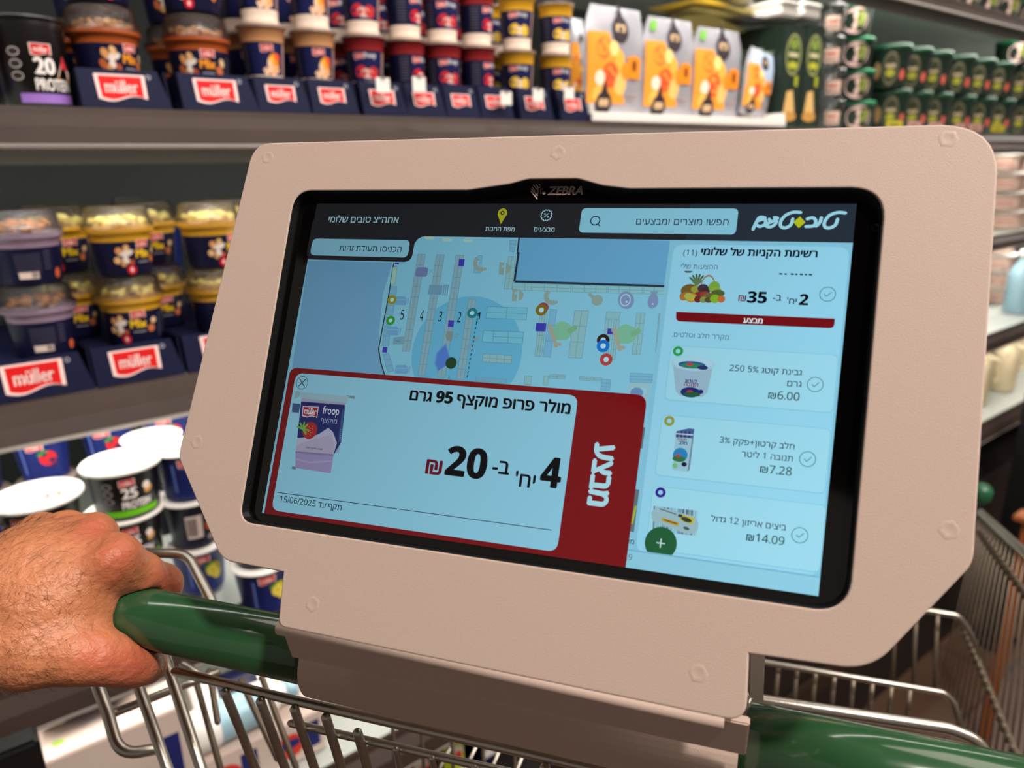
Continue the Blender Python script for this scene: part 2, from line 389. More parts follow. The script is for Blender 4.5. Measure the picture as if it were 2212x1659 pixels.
# --- face plate
OUT = [(548, 309, 52), (2162, 265, 95), (2103, 1218, 60), (1880, 1450, 95), (1618, 1413, 0), (1612, 1562, 34), (600, 1353, 20), (611, 1236, 0), (478, 1210, 60), (384, 985, 45)]
HOL = [(637, 412, 44), (1010, 411, 60), (1100, 398, 80), (1140, 387, 50), (1248, 386, 50), (1300, 401, 80), (1360, 408, 60), (1914, 405, 58), (1832, 1326, 58), (517, 1126, 34)]
def outline(L, off):
    base = [onT(a, b, off) for a, b, r in L]; rs = [r * .000182 for a, b, r in L]
    return closed(base, rs, 8)
PZ = .0042; PT = .0026
def plate(outer, hole, z0, z1, bev):
    bm = bmesh.new(); loops = [outer] + ([hole] if hole is not None else [])
    tri = geometry.tessellate_polygon([[Vector((p[0], p[1], 0)) for p in l] for l in loops]); pts = [p for l in loops for p in l]
    vt = [bm.verts.new((p[0], p[1], z1)) for p in pts]; vb = [bm.verts.new((p[0], p[1], z0)) for p in pts]
    for t in tri:
        try: bm.faces.new([vt[i] for i in t]); bm.faces.new([vb[i] for i in t][::-1])
        except ValueError: pass
    b = 0
    for l in loops:
        n = len(l)
        for i in range(n): bm.faces.new((vt[b + i], vt[b + (i + 1) % n], vb[b + (i + 1) % n], vb[b + i]))
        b += n
    bmesh.ops.recalc_face_normals(bm, faces=bm.faces)
    if bev:
        top = set(vt); es = [e for e in bm.edges if e.verts[0] in top and e.verts[1] in top and any(abs(f.normal.z) < .5 for f in e.link_faces)]
        bmesh.ops.bevel(bm, geom=es, offset=bev, segments=3, affect='EDGES', profile=.5)
    me = bpy.data.meshes.new('plate'); bm.to_mesh(me); bm.free(); return me
o_ = outline(OUT, PZ); h_ = outline(HOL, PZ)
fp = link('face_plate', plate(o_, h_, PZ - PT, PZ, .0007), 'beige', holder, smooth=False)
# raised weld marks pressed through the plate
for (u, v) in [(578, 340), (1205, 330), (2048, 300), (2050, 1145), (675, 1305), (1508, 1455), (425, 955)]:
    p = onT(u, v, PZ)
    me = lathe_me([(.0034, 0), (.0031, .00006), (.0022, .0001), (.0018, .00004), (.0001, .00003)], 6, close=False)
    o = link('weld_mark', me, 'beige', fp); o.location = (p[0], p[1], PZ - .00001); o.rotation_euler[2] = random.random() * 3
# shallow box behind the plate that carries the tablet
cen = np.mean(o_, 0)
inner = [(p - cen) * .955 + cen for p in outline([a for i, a in enumerate(OUT) if i not in (4, 5, 6, 7)], PZ)]
link('back_shell', plate(inner, [(p - np.mean(h_, 0)) * 1.02 + np.mean(h_, 0) for p in h_], -.016, PZ - PT - .0001, 0), 'beige_back', holder)
link('back_panel', plate(inner, None, -.018, -.0161, 0), 'beige_back', holder)
# tablet body with black glass
hb = [(p - np.mean(h_, 0)) * 1.012 + np.mean(h_, 0) for p in h_]
tb = plate([(p - np.mean(h_, 0)) * 1.03 + np.mean(h_, 0) for p in h_], None, -.0125, -.0006, 0)
bm = bmesh.new(); bm.from_mesh(tb); bm.to_mesh(tb); bm.free()
fp2 = link('tablet_body', plate([(p) * .97 for p in hb], None, -.0155, -.0011, 0), 'black', tablet)
glass = link('glass_front', plate(hb, None, -.001, 0.0, 0), 'bezel', tablet)
rim = []
for k, (s0, z0) in enumerate(((.9992, .0040), (.9975, .0042), (.9935, .0008), (.9935, .00005))): rim.append([((p - np.mean(h_, 0)) * s0 + np.mean(h_, 0), z0) for p in h_])
V = [(q[0], q[1], z) for l in rim for q, z in l]; n = len(h_)
link('rubber_rim', mesh('rim', V, [(a * n + i, a * n + (i + 1) % n, (a + 1) * n + (i + 1) % n, (a + 1) * n + i) for a in range(3) for i in range(n)]), 'black', tablet)
# camera lens beside the screen
p = onT(1893, 491); o = link('front_camera', lathe_me([(.0016, 0), (.0016, .0001), (.0012, .00014), (.0011, .00006), (.0001, .00007)], 24), 'lens', tablet); o.location = (p[0], p[1], .00002)
# maker's word and head emblem printed on the bezel
A = Art(); zc_ = (196, 176, 168)
kz = lambda x, y: onT(1100 + x / 5.53, 370 + y / 5.53)
a, b = kz(456, 285), kz(880, 282)
hh = np.linalg.norm(kz(480, 180) - kz(470, 285))
A.text('ZEBRA', a[0], a[1], b[0], zc_, h=hh * .98, bold=.035, y1=b[1], shear=.16)
for ln, wd in (([(262, 240), (335, 330)], 16), ([(264, 212), (338, 292)], 12), ([(272, 190), (308, 232), (300, 250)], 9), ([(288, 162), (330, 215)], 10), ([(312, 148), (340, 190), (336, 282)], 9),
               ([(322, 160), (356, 200), (372, 186)], 9), ([(352, 146), (368, 168)], 12), ([(356, 205), (354, 262)], 8), ([(378, 212), (378, 266)], 8), ([(378, 212), (398, 212)], 7), ([(398, 250), (418, 256)], 10)):
    A.stroke([kz(*q) for q in ln], wd * .000032, zc_)
q = kz(416, 262); A.ell(q[0], q[1], .0036 * .18, .0036 * .16, zc_)
A.build('bezel_print', lambda x, y, l: (x, y, l + .00008), tablet, 'print', .000004)

# --- what the screen shows, in four layers of flat print
def fs(x, y, l): p = H2(HS, x, y); return (p[0], p[1], l + .00006)
DZ = .0000016
W_ = (148, 214, 240); WP = (146, 206, 230); TX = (20, 30, 50); GY = (78, 104, 122); LT = (170, 215, 228); RED = (122, 4, 12)
disp = link('display', mesh('d', [fs(0, 0, 0), fs(1600, 0, 0), fs(1600, 1000, 0), fs(0, 1000, 0)], [(0, 3, 2, 1)]), 'bezel', tablet)
def T(A, s, a, b, c, bold=0., h=None, mid=False):
    """a, b: layout points of the two ends of the base line"""
    y = (a[1] + b[1]) / 2; A.text(s, a[0], y, b[0], c, h=h, bold=bold, up=-1)
S = Art()
S.rect(0, 0, 1600, 1000, (132, 202, 228))
def pl(k, pts, c): S.poly([k(*p) for p in pts], c)
pl(k8, [(360, 655), (975, 668), (905, 900), (880, 1150), (870, 1290), (880, 1390), (912, 1480), (700, 1500), (240, 1440)], (112, 172, 212))
pl(kD, [(1085, 45), (2180, 68), (2140, 392), (1050, 360), (1078, 150), (1066, 150)], (104, 172, 214))
c0 = kD(690, 880)
S.ell(c0[0], c0[1], 172, 172, (100, 184, 220), n=48)
for st in ([(170, 232), (130, 480), (60, 850), (76, 950), (102, 1035)],): S.stroke([kD(*p) for p in st], 4.2, (44, 62, 76))
S.stroke([kD(*p) for p in [(1078, 40), (1064, 162)]], 5, (38, 52, 68)); S.stroke([kD(*p) for p in [(1074, 150), (1043, 363), (2142, 396)]], 6.5, (38, 52, 68), cap=False)
SHC, LN = (134, 180, 196), (92, 142, 160)
def quad(k, q, c, cuts=0, mid=True, ln=LN, vert=True):
    q = [np.array(k(*p)) for p in q]; S.poly(q, c)
    for i in range(4): S.stroke([q[i], q[(i + 1) % 4]], 1.0, ln, cap=False)
    if mid: S.stroke([(q[0] + q[1]) / 2, (q[3] + q[2]) / 2] if vert else [(q[0] + q[3]) / 2, (q[1] + q[2]) / 2], 1.0, ln, cap=False)
    for i in range(1, cuts):
        t = i / cuts
        S.stroke([q[0] + (q[3] - q[0]) * t, q[1] + (q[2] - q[1]) * t] if vert else [q[0] + (q[1] - q[0]) * t, q[3] + (q[2] - q[3]) * t], 1.0, ln, cap=False)
quad(kD, [(345, 165), (400, 165), (285, 870), (232, 868)], SHC, 9)
quad(kD, [(480, 168), (537, 170), (395, 1045), (345, 1042)], SHC, 11)
quad(kD, [(622, 172), (680, 174), (540, 1058), (485, 1055)], SHC, 11)
quad(kD, [(712, 490), (765, 492), (678, 1072), (625, 1068)], SHC, 8)
quad(kD, [(165, 258), (197, 258), (180, 383), (147, 382)], (160, 204, 190), 0, False)
BL = (120, 184, 218)
for q in ([(148, 397), (195, 400), (165, 608), (118, 605)], [(113, 618), (155, 620), (135, 830), (87, 828)], [(93, 888), (135, 880), (172, 1010), (127, 1022)], [(1012, 66), (1058, 66), (1046, 148), (1008, 146)],
          [(1302, 565), (1352, 567), (1305, 912), (1250, 908)], [(765, 1056), (985, 1070), (985, 1100), (765, 1084)], [(1882, 1026), (2044, 1034), (2040, 1098), (1878, 1092)], [(1675, 1070), (1742, 1074), (1732, 1154), (1668, 1150)], [(785, 176), (812, 178), (797, 302), (746, 300)]): quad(kD, q, BL, 3 if q[0][0] != 785 else 0, False)
for q, n, v in (([(850, 545), (1138, 555), (1130, 640), (838, 628)], 2, False), ([(895, 722), (1112, 730), (1103, 815), (888, 804)], 2, False), ([(822, 718), (895, 722), (888, 804), (812, 800)], 0, False)): quad(kD, q, (116, 196, 222), n, n > 0, vert=v, ln=(70, 120, 145))
for q, n, v in (([(820, 887), (1027, 900), (1020, 958), (815, 945)], 4, False), ([(1482, 572), (1582, 576), (1533, 918), (1435, 915)], 3, True), ([(1712, 582), (1815, 586), (1800, 636), (1705, 634)], 0, True), ([(1702, 640), (1750, 640), (1720, 930), (1690, 910)], 4, True),
                ([(1765, 640), (1805, 642), (1770, 930), (1735, 925)], 4, True), ([(1930, 592), (1990, 593), (1955, 893), (1895, 890)], 4, True), ([(2090, 598), (2112, 599), (2082, 880), (2065, 878)], 3, False), ([(1230, 600), (1285, 602), (1240, 908), (1192, 905)], 3, False),
                ([(1003, 183), (1055, 185), (1027, 420), (970, 420)], 3, True), ([(1120, 1046), (1172, 1050), (1165, 1112), (1115, 1108)], 0, False), ([(1300, 1036), (1416, 1042), (1410, 1068), (1296, 1064)], 2, False), ([(1516, 1052), (1676, 1062), (1672, 1086), (1514, 1076)], 3, False), ([(1260, 1048), (1292, 1050), (1284, 1114), (1254, 1112)], 0, False)):
    quad(kD, q, (138, 192, 200), n, n > 0, vert=v)
x0 = 1030
for x1 in (1120, 1170, 1262, 1355, 1456, 1466, 1550, 1556, 1712, 1722, 1880, 1970, 1980, 2132):
    if x1 - x0 > 14:
        ya = 368 + (x0 - 1030) * .029; yb = 368 + (x1 - 1030) * .029; quad(kD, [(x0, ya + 8), (x1, yb + 8), (x1, yb + 60), (x0, ya + 60)], (136, 196, 206), 2 if x1 - x0 > 120 else 0, True, vert=False)
    x0 = x1
for x, y in ((430, 40), (560, 55), (710, 60)): pl(kD, [(x - 32, y - 4), (x + 32, y), (x + 30, y + 20), (x - 30, y + 18)], (176, 214, 196))
for x0, y0, x1, y1 in ((642, 202, 685, 257), (566, 645, 609, 695), (1200, 665, 1276, 727), (1717, 705, 1761, 748), (92, 838, 127, 880), (180, 228, 212, 243)):
    pl(kD, [(x0 + 4, y0), (x1 + 2, y0 + 2), (x1 - 4, y1), (x0 - 2, y1 - 2)], (62, 62, 180))
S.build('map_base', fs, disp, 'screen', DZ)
nb = S.n
I = Art(); I.n = nb
def e(k, x, y, rx, ry, c, rot=0): p = k(x, y); s = .31 * 1.25 if k is kD else 1; I.ell(p[0], p[1], rx * .41, ry * .41, c, rot)
OL, GR_, PU = (140, 168, 160), (124, 190, 160), (124, 150, 190)
for ax, ay in ((1385, 722), (1845, 745)):
    e(kD, ax, ay, 60, 68, GR_); e(kD, ax + 22, ay + 4, 58, 62, GR_); p = kD(ax + 80, ay - 8); I.ell(p[0], p[1], 16, 7, (120, 180, 140), -.6); I.stroke([kD(ax + 40, ay - 5), kD(ax + 100, ay - 40)], 4, (120, 180, 140))
    for i in range(5): e(kD, ax - 88 + i * 10 + 8, ay - 30 + i * 32, 17, 19, (160, 170, 150))
    e(kD, ax - 38, ay + 110, 16, 12, (160, 170, 150), .5); e(kD, ax - 12, ay + 98, 16, 12, (160, 170, 150), .5)
for x, y in ((958, 270), (1053, 462)):
    pl2 = [kD(x - 20, y - 46), kD(x + 16, y - 42), kD(x + 10, y + 48), kD(x - 26, y + 46)]; I.poly(pl2, OL); e(kD, x + 2, y - 12, 9, 10, (132, 202, 228)); I.poly([kD(x + 28, y - 42), kD(x + 62, y - 10), kD(x + 52, y + 30), kD(x + 24, y + 44)], OL)
for x, y in ((770, 240), (1285, 480)):
    p = kD(x + 40, y - 10); I.ring(p[0], p[1], 11, 27, OL, 12, 1.2, 3.9); q2 = kD(x + 62, y + 36); I.ell(q2[0], q2[1], 6, 5, OL)
    for a in (1.6, 2.2, 2.8, 3.4): I.ell(p[0] + 12 * math.cos(a), p[1] + 12 * math.sin(a), 3, 3, (132, 202, 228), n=8)
e(kD, 1645, 502, 40, 38, OL); I.stroke([kD(1590, 460), kD(1625, 485)], 9, OL); e(kD, 1592, 458, 12, 10, OL)
p = kD(1848, 500); I.ell(p[0] + 2, p[1], 22, 26, PU, -.4); I.ring(p[0], p[1], 12, 15, (170, 210, 230), k=1.2); I.ell(p[0], p[1], 11, 13, PU); I.ell(p[0] + 4, p[1] + 5, 3, 3, (180, 215, 235))
e(kD, 2048, 508, 36, 52, PU); I.poly([kD(2028, 436), kD(2088, 440), kD(2052, 476)], PU); e(kD, 2046, 528, 6, 6, (180, 215, 235))
pl3 = closed([kD(340, 262), kD(424, 264), kD(416, 332), kD(326, 330)], 8, 4); I.poly(pl3, (112, 130, 178)); I.stroke([kD(430, 282), kD(455, 300)], 4, BL); I.stroke([kD(432, 306), kD(456, 278)], 4, BL)
I.poly([kD(432, 390), kD(530, 394), kD(520, 462), kD(422, 458)], (110, 160, 188))
for i in range(3): I.stroke([kD(540 + i * 14, 392), kD(530 + i * 14, 464)], 4, (110, 160, 188))
for x, y in ((230, 508), (175, 726), (240, 1004)):
    I.poly([kD(x - 50, y - 34), kD(x + 22, y - 36), kD(x + 42, y - 14), kD(x + 30, y + 30), kD(x - 60, y + 26)], (108, 172, 214)); I.stroke([kD(x - 50, y - 12), kD(x + 40, y - 10)], 1.5, (140, 200, 230)); I.stroke([kD(x + 50, y - 22), kD(x + 44, y + 18)], 4, (108, 172, 214))
I.poly([kD(172, 770), kD(250, 762), kD(244, 820), kD(168, 822)], (118, 166, 190)); e(kD, 206, 795, 20, 9, (100, 150, 180))
I.poly([kD(560, 725), kD(606, 727), kD(598, 780), kD(590, 803), kD(560, 790), kD(550, 760)], (126, 150, 150)); I.stroke([kD(616, 752), kD(630, 746), kD(645, 752)], 3, (126, 160, 160)); I.stroke([kD(612, 772), kD(626, 766), kD(641, 772)], 3, (126, 160, 160))
for x, y in ((768, 780), (722, 835)): e(kD, x - 10, y, 24, 13, (120, 172, 190), .5); e(kD, x + 12, y - 4, 20, 14, (120, 172, 190), -.7)
I.poly([kD(1880, 1096), kD(2034, 1104), kD(2000, 1260), kD(1866, 1166)], (150, 196, 204)); I.poly([kD(1892, 1128), kD(2004, 1134), kD(1996, 1180), kD(1880, 1176)], (146, 206, 230)); e(kD, 1930, 1170, 42, 36, (108, 146, 190))
# view cone, own position, dotted way
for i in range(6):
    t = i / 6; I.poly([kD(590, 950), kD(556 - 14 * t, 806 + 30 * t), kD(480 + 14 * t, 880 + 10 * t), kD(466 + 20 * t, 960), kD(490 + 12 * t, 1016 - 10 * t)], (int(98 - 24 * t), int(170 - 50 * t), int(220 - 8 * t)))
e(kD, 590, 955, 43, 43, (22, 66, 34))
for i in range(15):
    t0, t1 = i / 15, (i + .55) / 15; I.stroke([kD(785 - 83 * t0, 600 + 475 * t0), kD(785 - 83 * t1, 600 + 475 * t1)], 3.4, (26, 92, 100), cap=False)
I.stroke([kD(576, 1048), kD(574, 1068)], 2, (26, 60, 60)); e(kD, 775, 660, 6, 7, (26, 80, 70))
def ringm(k, x, y, c, r=38):
    p = k(x, y); s = (1 / 3.352) / .727 * 1.0; I.ell(p[0], p[1], r * s, r * s * .98, c, n=28); I.ell(p[0], p[1], r * .42 * s, r * .42 * s, (180, 226, 240))
ringm(kD, 163, 498, (146, 150, 30), 36); ringm(kD, 152, 647, (34, 160, 44), 36); ringm(kD, 742, 594, (32, 128, 140), 39)
e(kD, 1254, 556, 40, 38, (160, 60, 80)); ringm(kD, 1242, 572, (130, 110, 30), 42); ringm(kD, 1688, 790, (48, 32, 24), 43); ringm(kD, 1688, 832, (24, 116, 214), 44); ringm(kD, 1710, 930, (176, 66, 62), 43)
for s_, x, y in (('5', 230, 642), ('4', 372, 648), ('3', 505, 655), ('2', 643, 660), ('1', 783, 640)):
    a, b = kD(x - 11, y), kD(x + 13, y); I.text(s_, a[0], a[1], b[0], (12, 40, 44), h=32 if s_ != '1' else 22, up=-1, bold=.02)
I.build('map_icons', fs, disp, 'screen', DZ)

# header band and the identity field
Hd = Art(); Hd.n = I.n; DK = (36, 38, 42)
yb = kA(0, 800)[1]; Hd.rect(0, 0, 1600, yb, DK); Hd.rect(1180, 0, 1600, yb, (36, 48, 60))
a, b = k8(1100, 662), k8(360, 655); Hd.rrect(-5, yb - 60, k8(1095, 600)[0] + 16, (a[1] + b[1]) / 2, 26, DK); Hd.rect(0, yb - 40, 40, (a[1] + b[1]) / 2, DK)
p = k8(1140, 500); q0 = np.array([k8(1095, 600)[0] + 15, yb])
Hd.poly([q0 + (0, -1), q0 + (34, -1), q0 + (20, 3), q0 + (9, 10), q0 + (2, 22), q0 + (0, 40)], DK)
a, b = k8(400, 492), k8(1090, 636); Hd.rrect(a[0], a[1] + 2, b[0], b[1], 16, (140, 204, 228)); T(Hd, heb('הכניסו תעודת זהות'), k8(590, 588), k8(1043, 592), TX)
T(Hd, heb('אחה״צ טובים שלומי'), k8(510, 378), k8(1022, 382), LT, .02)
p = k8(1783, 312); OV = (182, 186, 40); Hd.ell(p[0], p[1], 15, 15, OV); Hd.poly([p + (-13.5, 6), p + (13.5, 6), p + (0, 34)], OV); Hd.ell(p[0], p[1] - 1, 6.5, 6.5, DK); Hd.ell(p[0], p[1] - 1, 3.2, 3.2, OV)
T(Hd, heb('מפת החנות'), k8(1657, 440), k8(1870, 444), LT, .01)
p = kA(450, 535); V = []
for rr in (17.5, 14.5):
    for i in range(24): a = math.pi * i / 12; V.append(p + np.array([math.cos(a), math.sin(a)]) * (rr + (1.6 if i % 2 else -1.2)))
Hd.raw(V, [(i, (i + 1) % 24, 24 + (i + 1) % 24, 24 + i) for i in range(24)], LT); Hd.stroke([p + (-6, 6), p + (6, -6)], 2.2, LT); Hd.ell(p[0] - 5, p[1] - 4, 2.6, 2.6, LT); Hd.ell(p[0] + 5, p[1] + 5, 2.6, 2.6, LT)
T(Hd, heb('מבצעים'), kA(300, 726), kA(545, 728), LT, .01)
a, b = kA(875, 450), kB(628, 358); c_ = kA(870, 745); Hd.rrect(a[0], a[1], b[0], (b[1] + c_[1]) / 2, 13, (138, 204, 228))
p = kA(1032, 598); Hd.ring(p[0], p[1], 11.5, 14.5, TX); Hd.stroke([kA(1062, 634), kA(1085, 662)], 3, TX)
T(Hd, heb('חפשו מוצרים ומבצעים'), kA(1515, 650), kB(575, 290), TX)
# shop word drawn as brush strokes with a diamond
def brush(pts, wd=8.5):
    pts = [np.array(kB(*q)) for q in pts]; out = []
    for i in range(len(pts) - 1):      # Catmull-Rom
        p0, p1, p2, p3 = pts[max(i - 1, 0)], pts[i], pts[i + 1], pts[min(i + 2, len(pts) - 1)]
        for t in (0, .25, .5, .75): out.append(.5 * (2 * p1 + (p2 - p0) * t + (2 * p0 - 5 * p1 + 4 * p2 - p3) * t * t + (3 * p1 - p0 - 3 * p2 + p3) * t ** 3))
    Hd.stroke(out + [pts[-1]], wd, (158, 218, 236))
for st in ([(1412, 206), (1360, 202), (1300, 222), (1264, 268), (1266, 305), (1300, 312), (1340, 292), (1356, 250)], [(1240, 240), (1232, 268), (1216, 290)], [(1140, 248), (1180, 240), (1200, 262), (1188, 296), (1130, 302)], [(1188, 296), (1206, 298)],
           [(1092, 202), (1040, 200), (986, 222), (952, 262), (950, 300), (982, 312), (1022, 290), (1036, 248)], [(868, 250), (884, 268), (928, 244), (904, 238)], [(922, 248), (912, 284), (872, 306), (842, 292), (880, 270)], [(838, 240), (800, 236), (776, 270), (752, 322)], [(786, 262), (836, 250), (838, 286), (800, 302), (780, 292)]): brush(st)
p = np.array(kB(1083, 272)); Hd.poly([p + (0, -16), p + (15, 0), p + (0, 16), p + (-15, 0)], (190, 200, 30))
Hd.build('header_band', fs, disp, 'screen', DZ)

# shopping list on the right
L = Art(); L.n = Hd.n
a = kA(1950, 830); x0 = kC(100, 1290)[0]
L.rect(a[0] - 6, yb, 1600, 1000, (132, 198, 224)); L.rrect(a[0] + 6, yb + 12, 1594, 955, 26, W_)
def card(k, x, y, x2, y2): p, q = k(x, y), k(x2, y2); L.rrect(p[0], p[1], q[0], q[1], 14, (136, 202, 224)); L.rrect(p[0] + 2, p[1] + 2, q[0] - 2, q[1] - 3, 13, (156, 218, 238))
card(kB, 165, 1150, 1325, 1640); card(kC, 320, 160, 1560, 770); card(kC, 250, 700, 1520, 1370)
T(L, heb('רשימת הקניות של שלומי'), kB(378, 508), kB(1212, 520), (10, 16, 36), .035); T(L, '(11)', kB(252, 508), kB(352, 508), TX)
T(L, heb('ההצעות שלי'), kB(236, 602), kB(498, 610), GY)
for i, x in enumerate((948, 985, 1030, 1062, 1095, 1130, 1160)): L.stroke([kB(x - 9, 640 + i), kB(x + (8 if i % 2 else 14), 642 + i)], 4, TX, cap=False)
p = kB(290, 620); L.poly([p + (-12, 0), p + (12, 0), p + (6, 5), p + (-6, 5)], (70, 60, 50))
kf = lambda x, y: kB(x, y)
def le(k, x, y, r1, r2, c, rot=0.): p = k(x, y); L.ell(p[0], p[1], r1, r2, c, rot, n=16)
for a_ in (-1.0, -.6, -.2, .2, .6): p = kB(352, 712); L.stroke([p, p + np.array([math.sin(a_ * .9), -math.cos(a_ * .9)]) * 26], 5, (70, 96, 60))
for a_ in (-.8, -.4, 0, .4, .8): p = kB(348, 722); L.stroke([p, p + np.array([math.sin(a_), -math.cos(a_)]) * 18], 5, (96, 126, 84))
le(kB, 300, 762, 24, 19, (112, 92, 40)); p = kB(428, 730); L.ring(p[0], p[1], 16, 19, (150, 130, 90), 14, math.pi, 2 * math.pi, k=1.7)
for x, y, r1, r2, c in ((345, 752, 14, 10, (150, 160, 60)), (395, 745, 15, 12, (70, 50, 60)), (415, 760, 12, 10, (60, 44, 56)), (475, 735, 15, 16, (120, 170, 60)), (490, 760, 13, 9, (134, 176, 70)), (500, 780, 18, 10, (80, 100, 50)), (280, 800, 20, 12, (160, 110, 60)), (255, 812, 10, 8, (170, 120, 50)),
                        (370, 795, 16, 11, (130, 50, 50)), (410, 792, 14, 10, (150, 60, 50)), (440, 800, 16, 9, (110, 100, 50)), (312, 812, 16, 13, (180, 150, 40)), (308, 812, 11, 9, (196, 176, 70)), (290, 800, 11, 9, (170, 180, 80)), (358, 822, 10, 10, (110, 40, 40)), (398, 826, 10, 9, (130, 150, 80)),
                        (435, 828, 11, 8, (90, 74, 50)), (480, 820, 13, 12, (130, 180, 40)), (525, 822, 10, 10, (190, 110, 50))): le(kB, x, y, r1, r2, c)
def chk(k, x, y, r): p = k(x, y); L.ring(p[0], p[1], r - 1.2, r + .6, (60, 110, 130)); L.stroke([p + (-8, 0), p + (-2, 6), p + (9, -6)], 2.6, (96, 150, 166), cap=False)
chk(kB, 1285, 787, 19); chk(kB, 1196, 1432, 19); chk(kC, 1426, 502, 19); chk(kC, 1366, 1080, 19)
T(L, '2', kB(1078, 865), kB(1145, 866), (8, 10, 20), .031, h=30); T(L, heb("יח'"), kB(992, 855), kB(1062, 858), TX, .015); T(L, '-' + heb('ב'), kB(890, 832), kB(953, 834), TX, .015); T(L, '35', kB(706, 850), kB(848, 852), (8, 10, 20), .031, h=32); T(L, '₪', kB(645, 836), kB(700, 838), (110, 16, 36), .015)
L.poly(closed([kB(203, 912), kB(1336, 962), kB(1332, 1032), kB(200, 980)], [.1, .1, 12, 12], 4), (116, 10, 18)); T(L, heb('מבצע'), kB(680, 990), kB(820, 996), (226, 236, 240), .03)
T(L, heb('מקרר חלב וסלטים.'), kB(172, 1092), kB(578, 1108), GY)
def lring(k, x, y, c, r=13.5): p = k(x, y); L.ell(p[0], p[1], r, r, c, n=24); L.ell(p[0], p[1], r * .46, r * .46, W_)
lring(kB, 216, 1194, (40, 160, 70)); lring(kC, 375, 212, (146, 156, 60)); lring(kC, 308, 755, (50, 24, 150))
L.poly([kB(180, 1290), kB(466, 1300), kB(425, 1490), kB(390, 1522), kB(230, 1512), kB(198, 1480)], (150, 186, 206)); le(kB, 322, 1284, 57, 20, (160, 206, 224)); le(kB, 322, 1278, 52, 17, (168, 214, 230))
le(kB, 315, 1292, 36, 10, (40, 90, 150)); le(kB, 318, 1298, 30, 7, (50, 130, 90)); le(kB, 300, 1286, 8, 4, (190, 60, 70)); le(kB, 392, 1312, 14, 6, (40, 50, 110))
T(L, heb('קוטג'), kB(262, 1424), kB(350, 1424), (30, 40, 120), .03); T(L, heb('תנובה'), kB(258, 1444), kB(360, 1446), (120, 30, 60), .02)
le(kB, 305, 1488, 26, 14, (30, 40, 110)); le(kB, 300, 1488, 9, 6, (190, 50, 60)); le(kB, 315, 1502, 22, 7, (40, 90, 60)); le(kB, 378, 1484, 7, 6, (30, 40, 110))
T(L, '250 5% ' + heb('גבינת קוטג'), kB(582, 1340), kB(1100, 1362), TX, .005); T(L, heb('גרם'), kB(994, 1446), kB(1097, 1450), TX, .005)
T(L, '₪6.00', kB(858, 1534), kB(1082, 1546), (20, 66, 58), .012)
T(L, '3% ' + heb('חלב קרטון+פקק'), kC(755, 380), kC(1325, 425), TX, .005); T(L, heb('תנובה 1 ליטר'), kC(922, 487), kC(1312, 516), TX, .005); T(L, '₪7.28', kC(1062, 606), kC(1303, 624), (20, 66, 58), .012)
L.poly([kC(425, 290), kC(520, 268), kC(565, 272), kC(562, 320), kC(528, 585), kC(515, 596), kC(398, 585)], (150, 196, 214)); L.poly([kC(548, 345), kC(562, 322), kC(530, 585), kC(513, 594)], (110, 140, 156))
L.poly([kC(430, 290), kC(520, 268), kC(565, 272), kC(560, 320), kC(550, 345), kC(424, 332)], (70, 96, 150))
for i in range(4): L.stroke([kC(440 + i * 30, 290), kC(434 + i * 30, 338)], 4, (30, 40, 96), cap=False)
L.stroke([kC(428, 308), kC(556, 318)], 3, (196, 214, 230), cap=False)
T(L, heb('תנובה'), kC(436, 358), kC(505, 362), (130, 30, 60), .03); T(L, heb('חלב'), kC(446, 388), kC(510, 394), (20, 30, 90), .03); le(kC, 458, 470, 19, 19, (40, 130, 190)); le(kC, 448, 500, 17, 8, (50, 110, 60)); le(kC, 442, 476, 6, 4, (180, 60, 60)); le(kC, 418, 552, 7, 7, (110, 190, 130)); le(kC, 488, 541, 7, 6, (20, 20, 60))
T(L, heb('ביצים אריזון 12 גדול'), kC(690, 978), kC(1262, 1040), TX, .005); T(L, '₪14.09', kC(957, 1122), kC(1247, 1152), (20, 66, 58), .012)
for i in range(26): x = 262 + i * 13; L.stroke([kC(x, 858 + i * 1.4), kC(x - 8, 1050 + i * 1.3)], random.choice((1.2, 2.5, 4)), random.choice(((100, 130, 140), (120, 160, 176), (70, 90, 100))), cap=False)
L.poly(closed([kC(235, 905), kC(290, 862), kC(560, 935), kC(598, 985), kC(590, 1050), kC(520, 1075), kC(250, 975)], 10, 4), (150, 186, 196)); L.poly([kC(470, 925), kC(568, 950), kC(548, 1000), kC(455, 965)], (196, 180, 40)); L.poly([kC(320, 945), kC(450, 985), kC(444, 1014), kC(316, 970)], (180, 160, 30))
le(kC, 505, 962, 14, 6, (50, 60, 40), .2); le(kC, 458, 932, 6, 4, (50, 60, 60)); le(kC, 505, 1028, 8, 4, (70, 80, 80), .2); L.stroke([kC(305, 880), kC(425, 920)], 3, (90, 110, 120)); L.stroke([kC(335, 962), kC(435, 994)], 3, (120, 50, 40), cap=False)
p = kC(310, 1140); L.ell(p[0], p[1], 41, 42, (24, 92, 54), n=36); L.stroke([p + (-11, 0), p + (11, 0)], 3, (190, 225, 225), cap=False); L.stroke([p + (0, -12), p + (0, 12)], 3, (190, 225, 225), cap=False)
T(L, heb('פירות וירקות'), kC(195, 1306), kC(485, 1338), GY); y_ = 958; L.rect(1130, y_ - 6, 1600, 1000, (140, 204, 226)); L.rect(1130, y_ - 6, 1600, y_ - 2, (120, 180, 206))
L.build('shopping_list', fs, disp, 'screen', DZ)

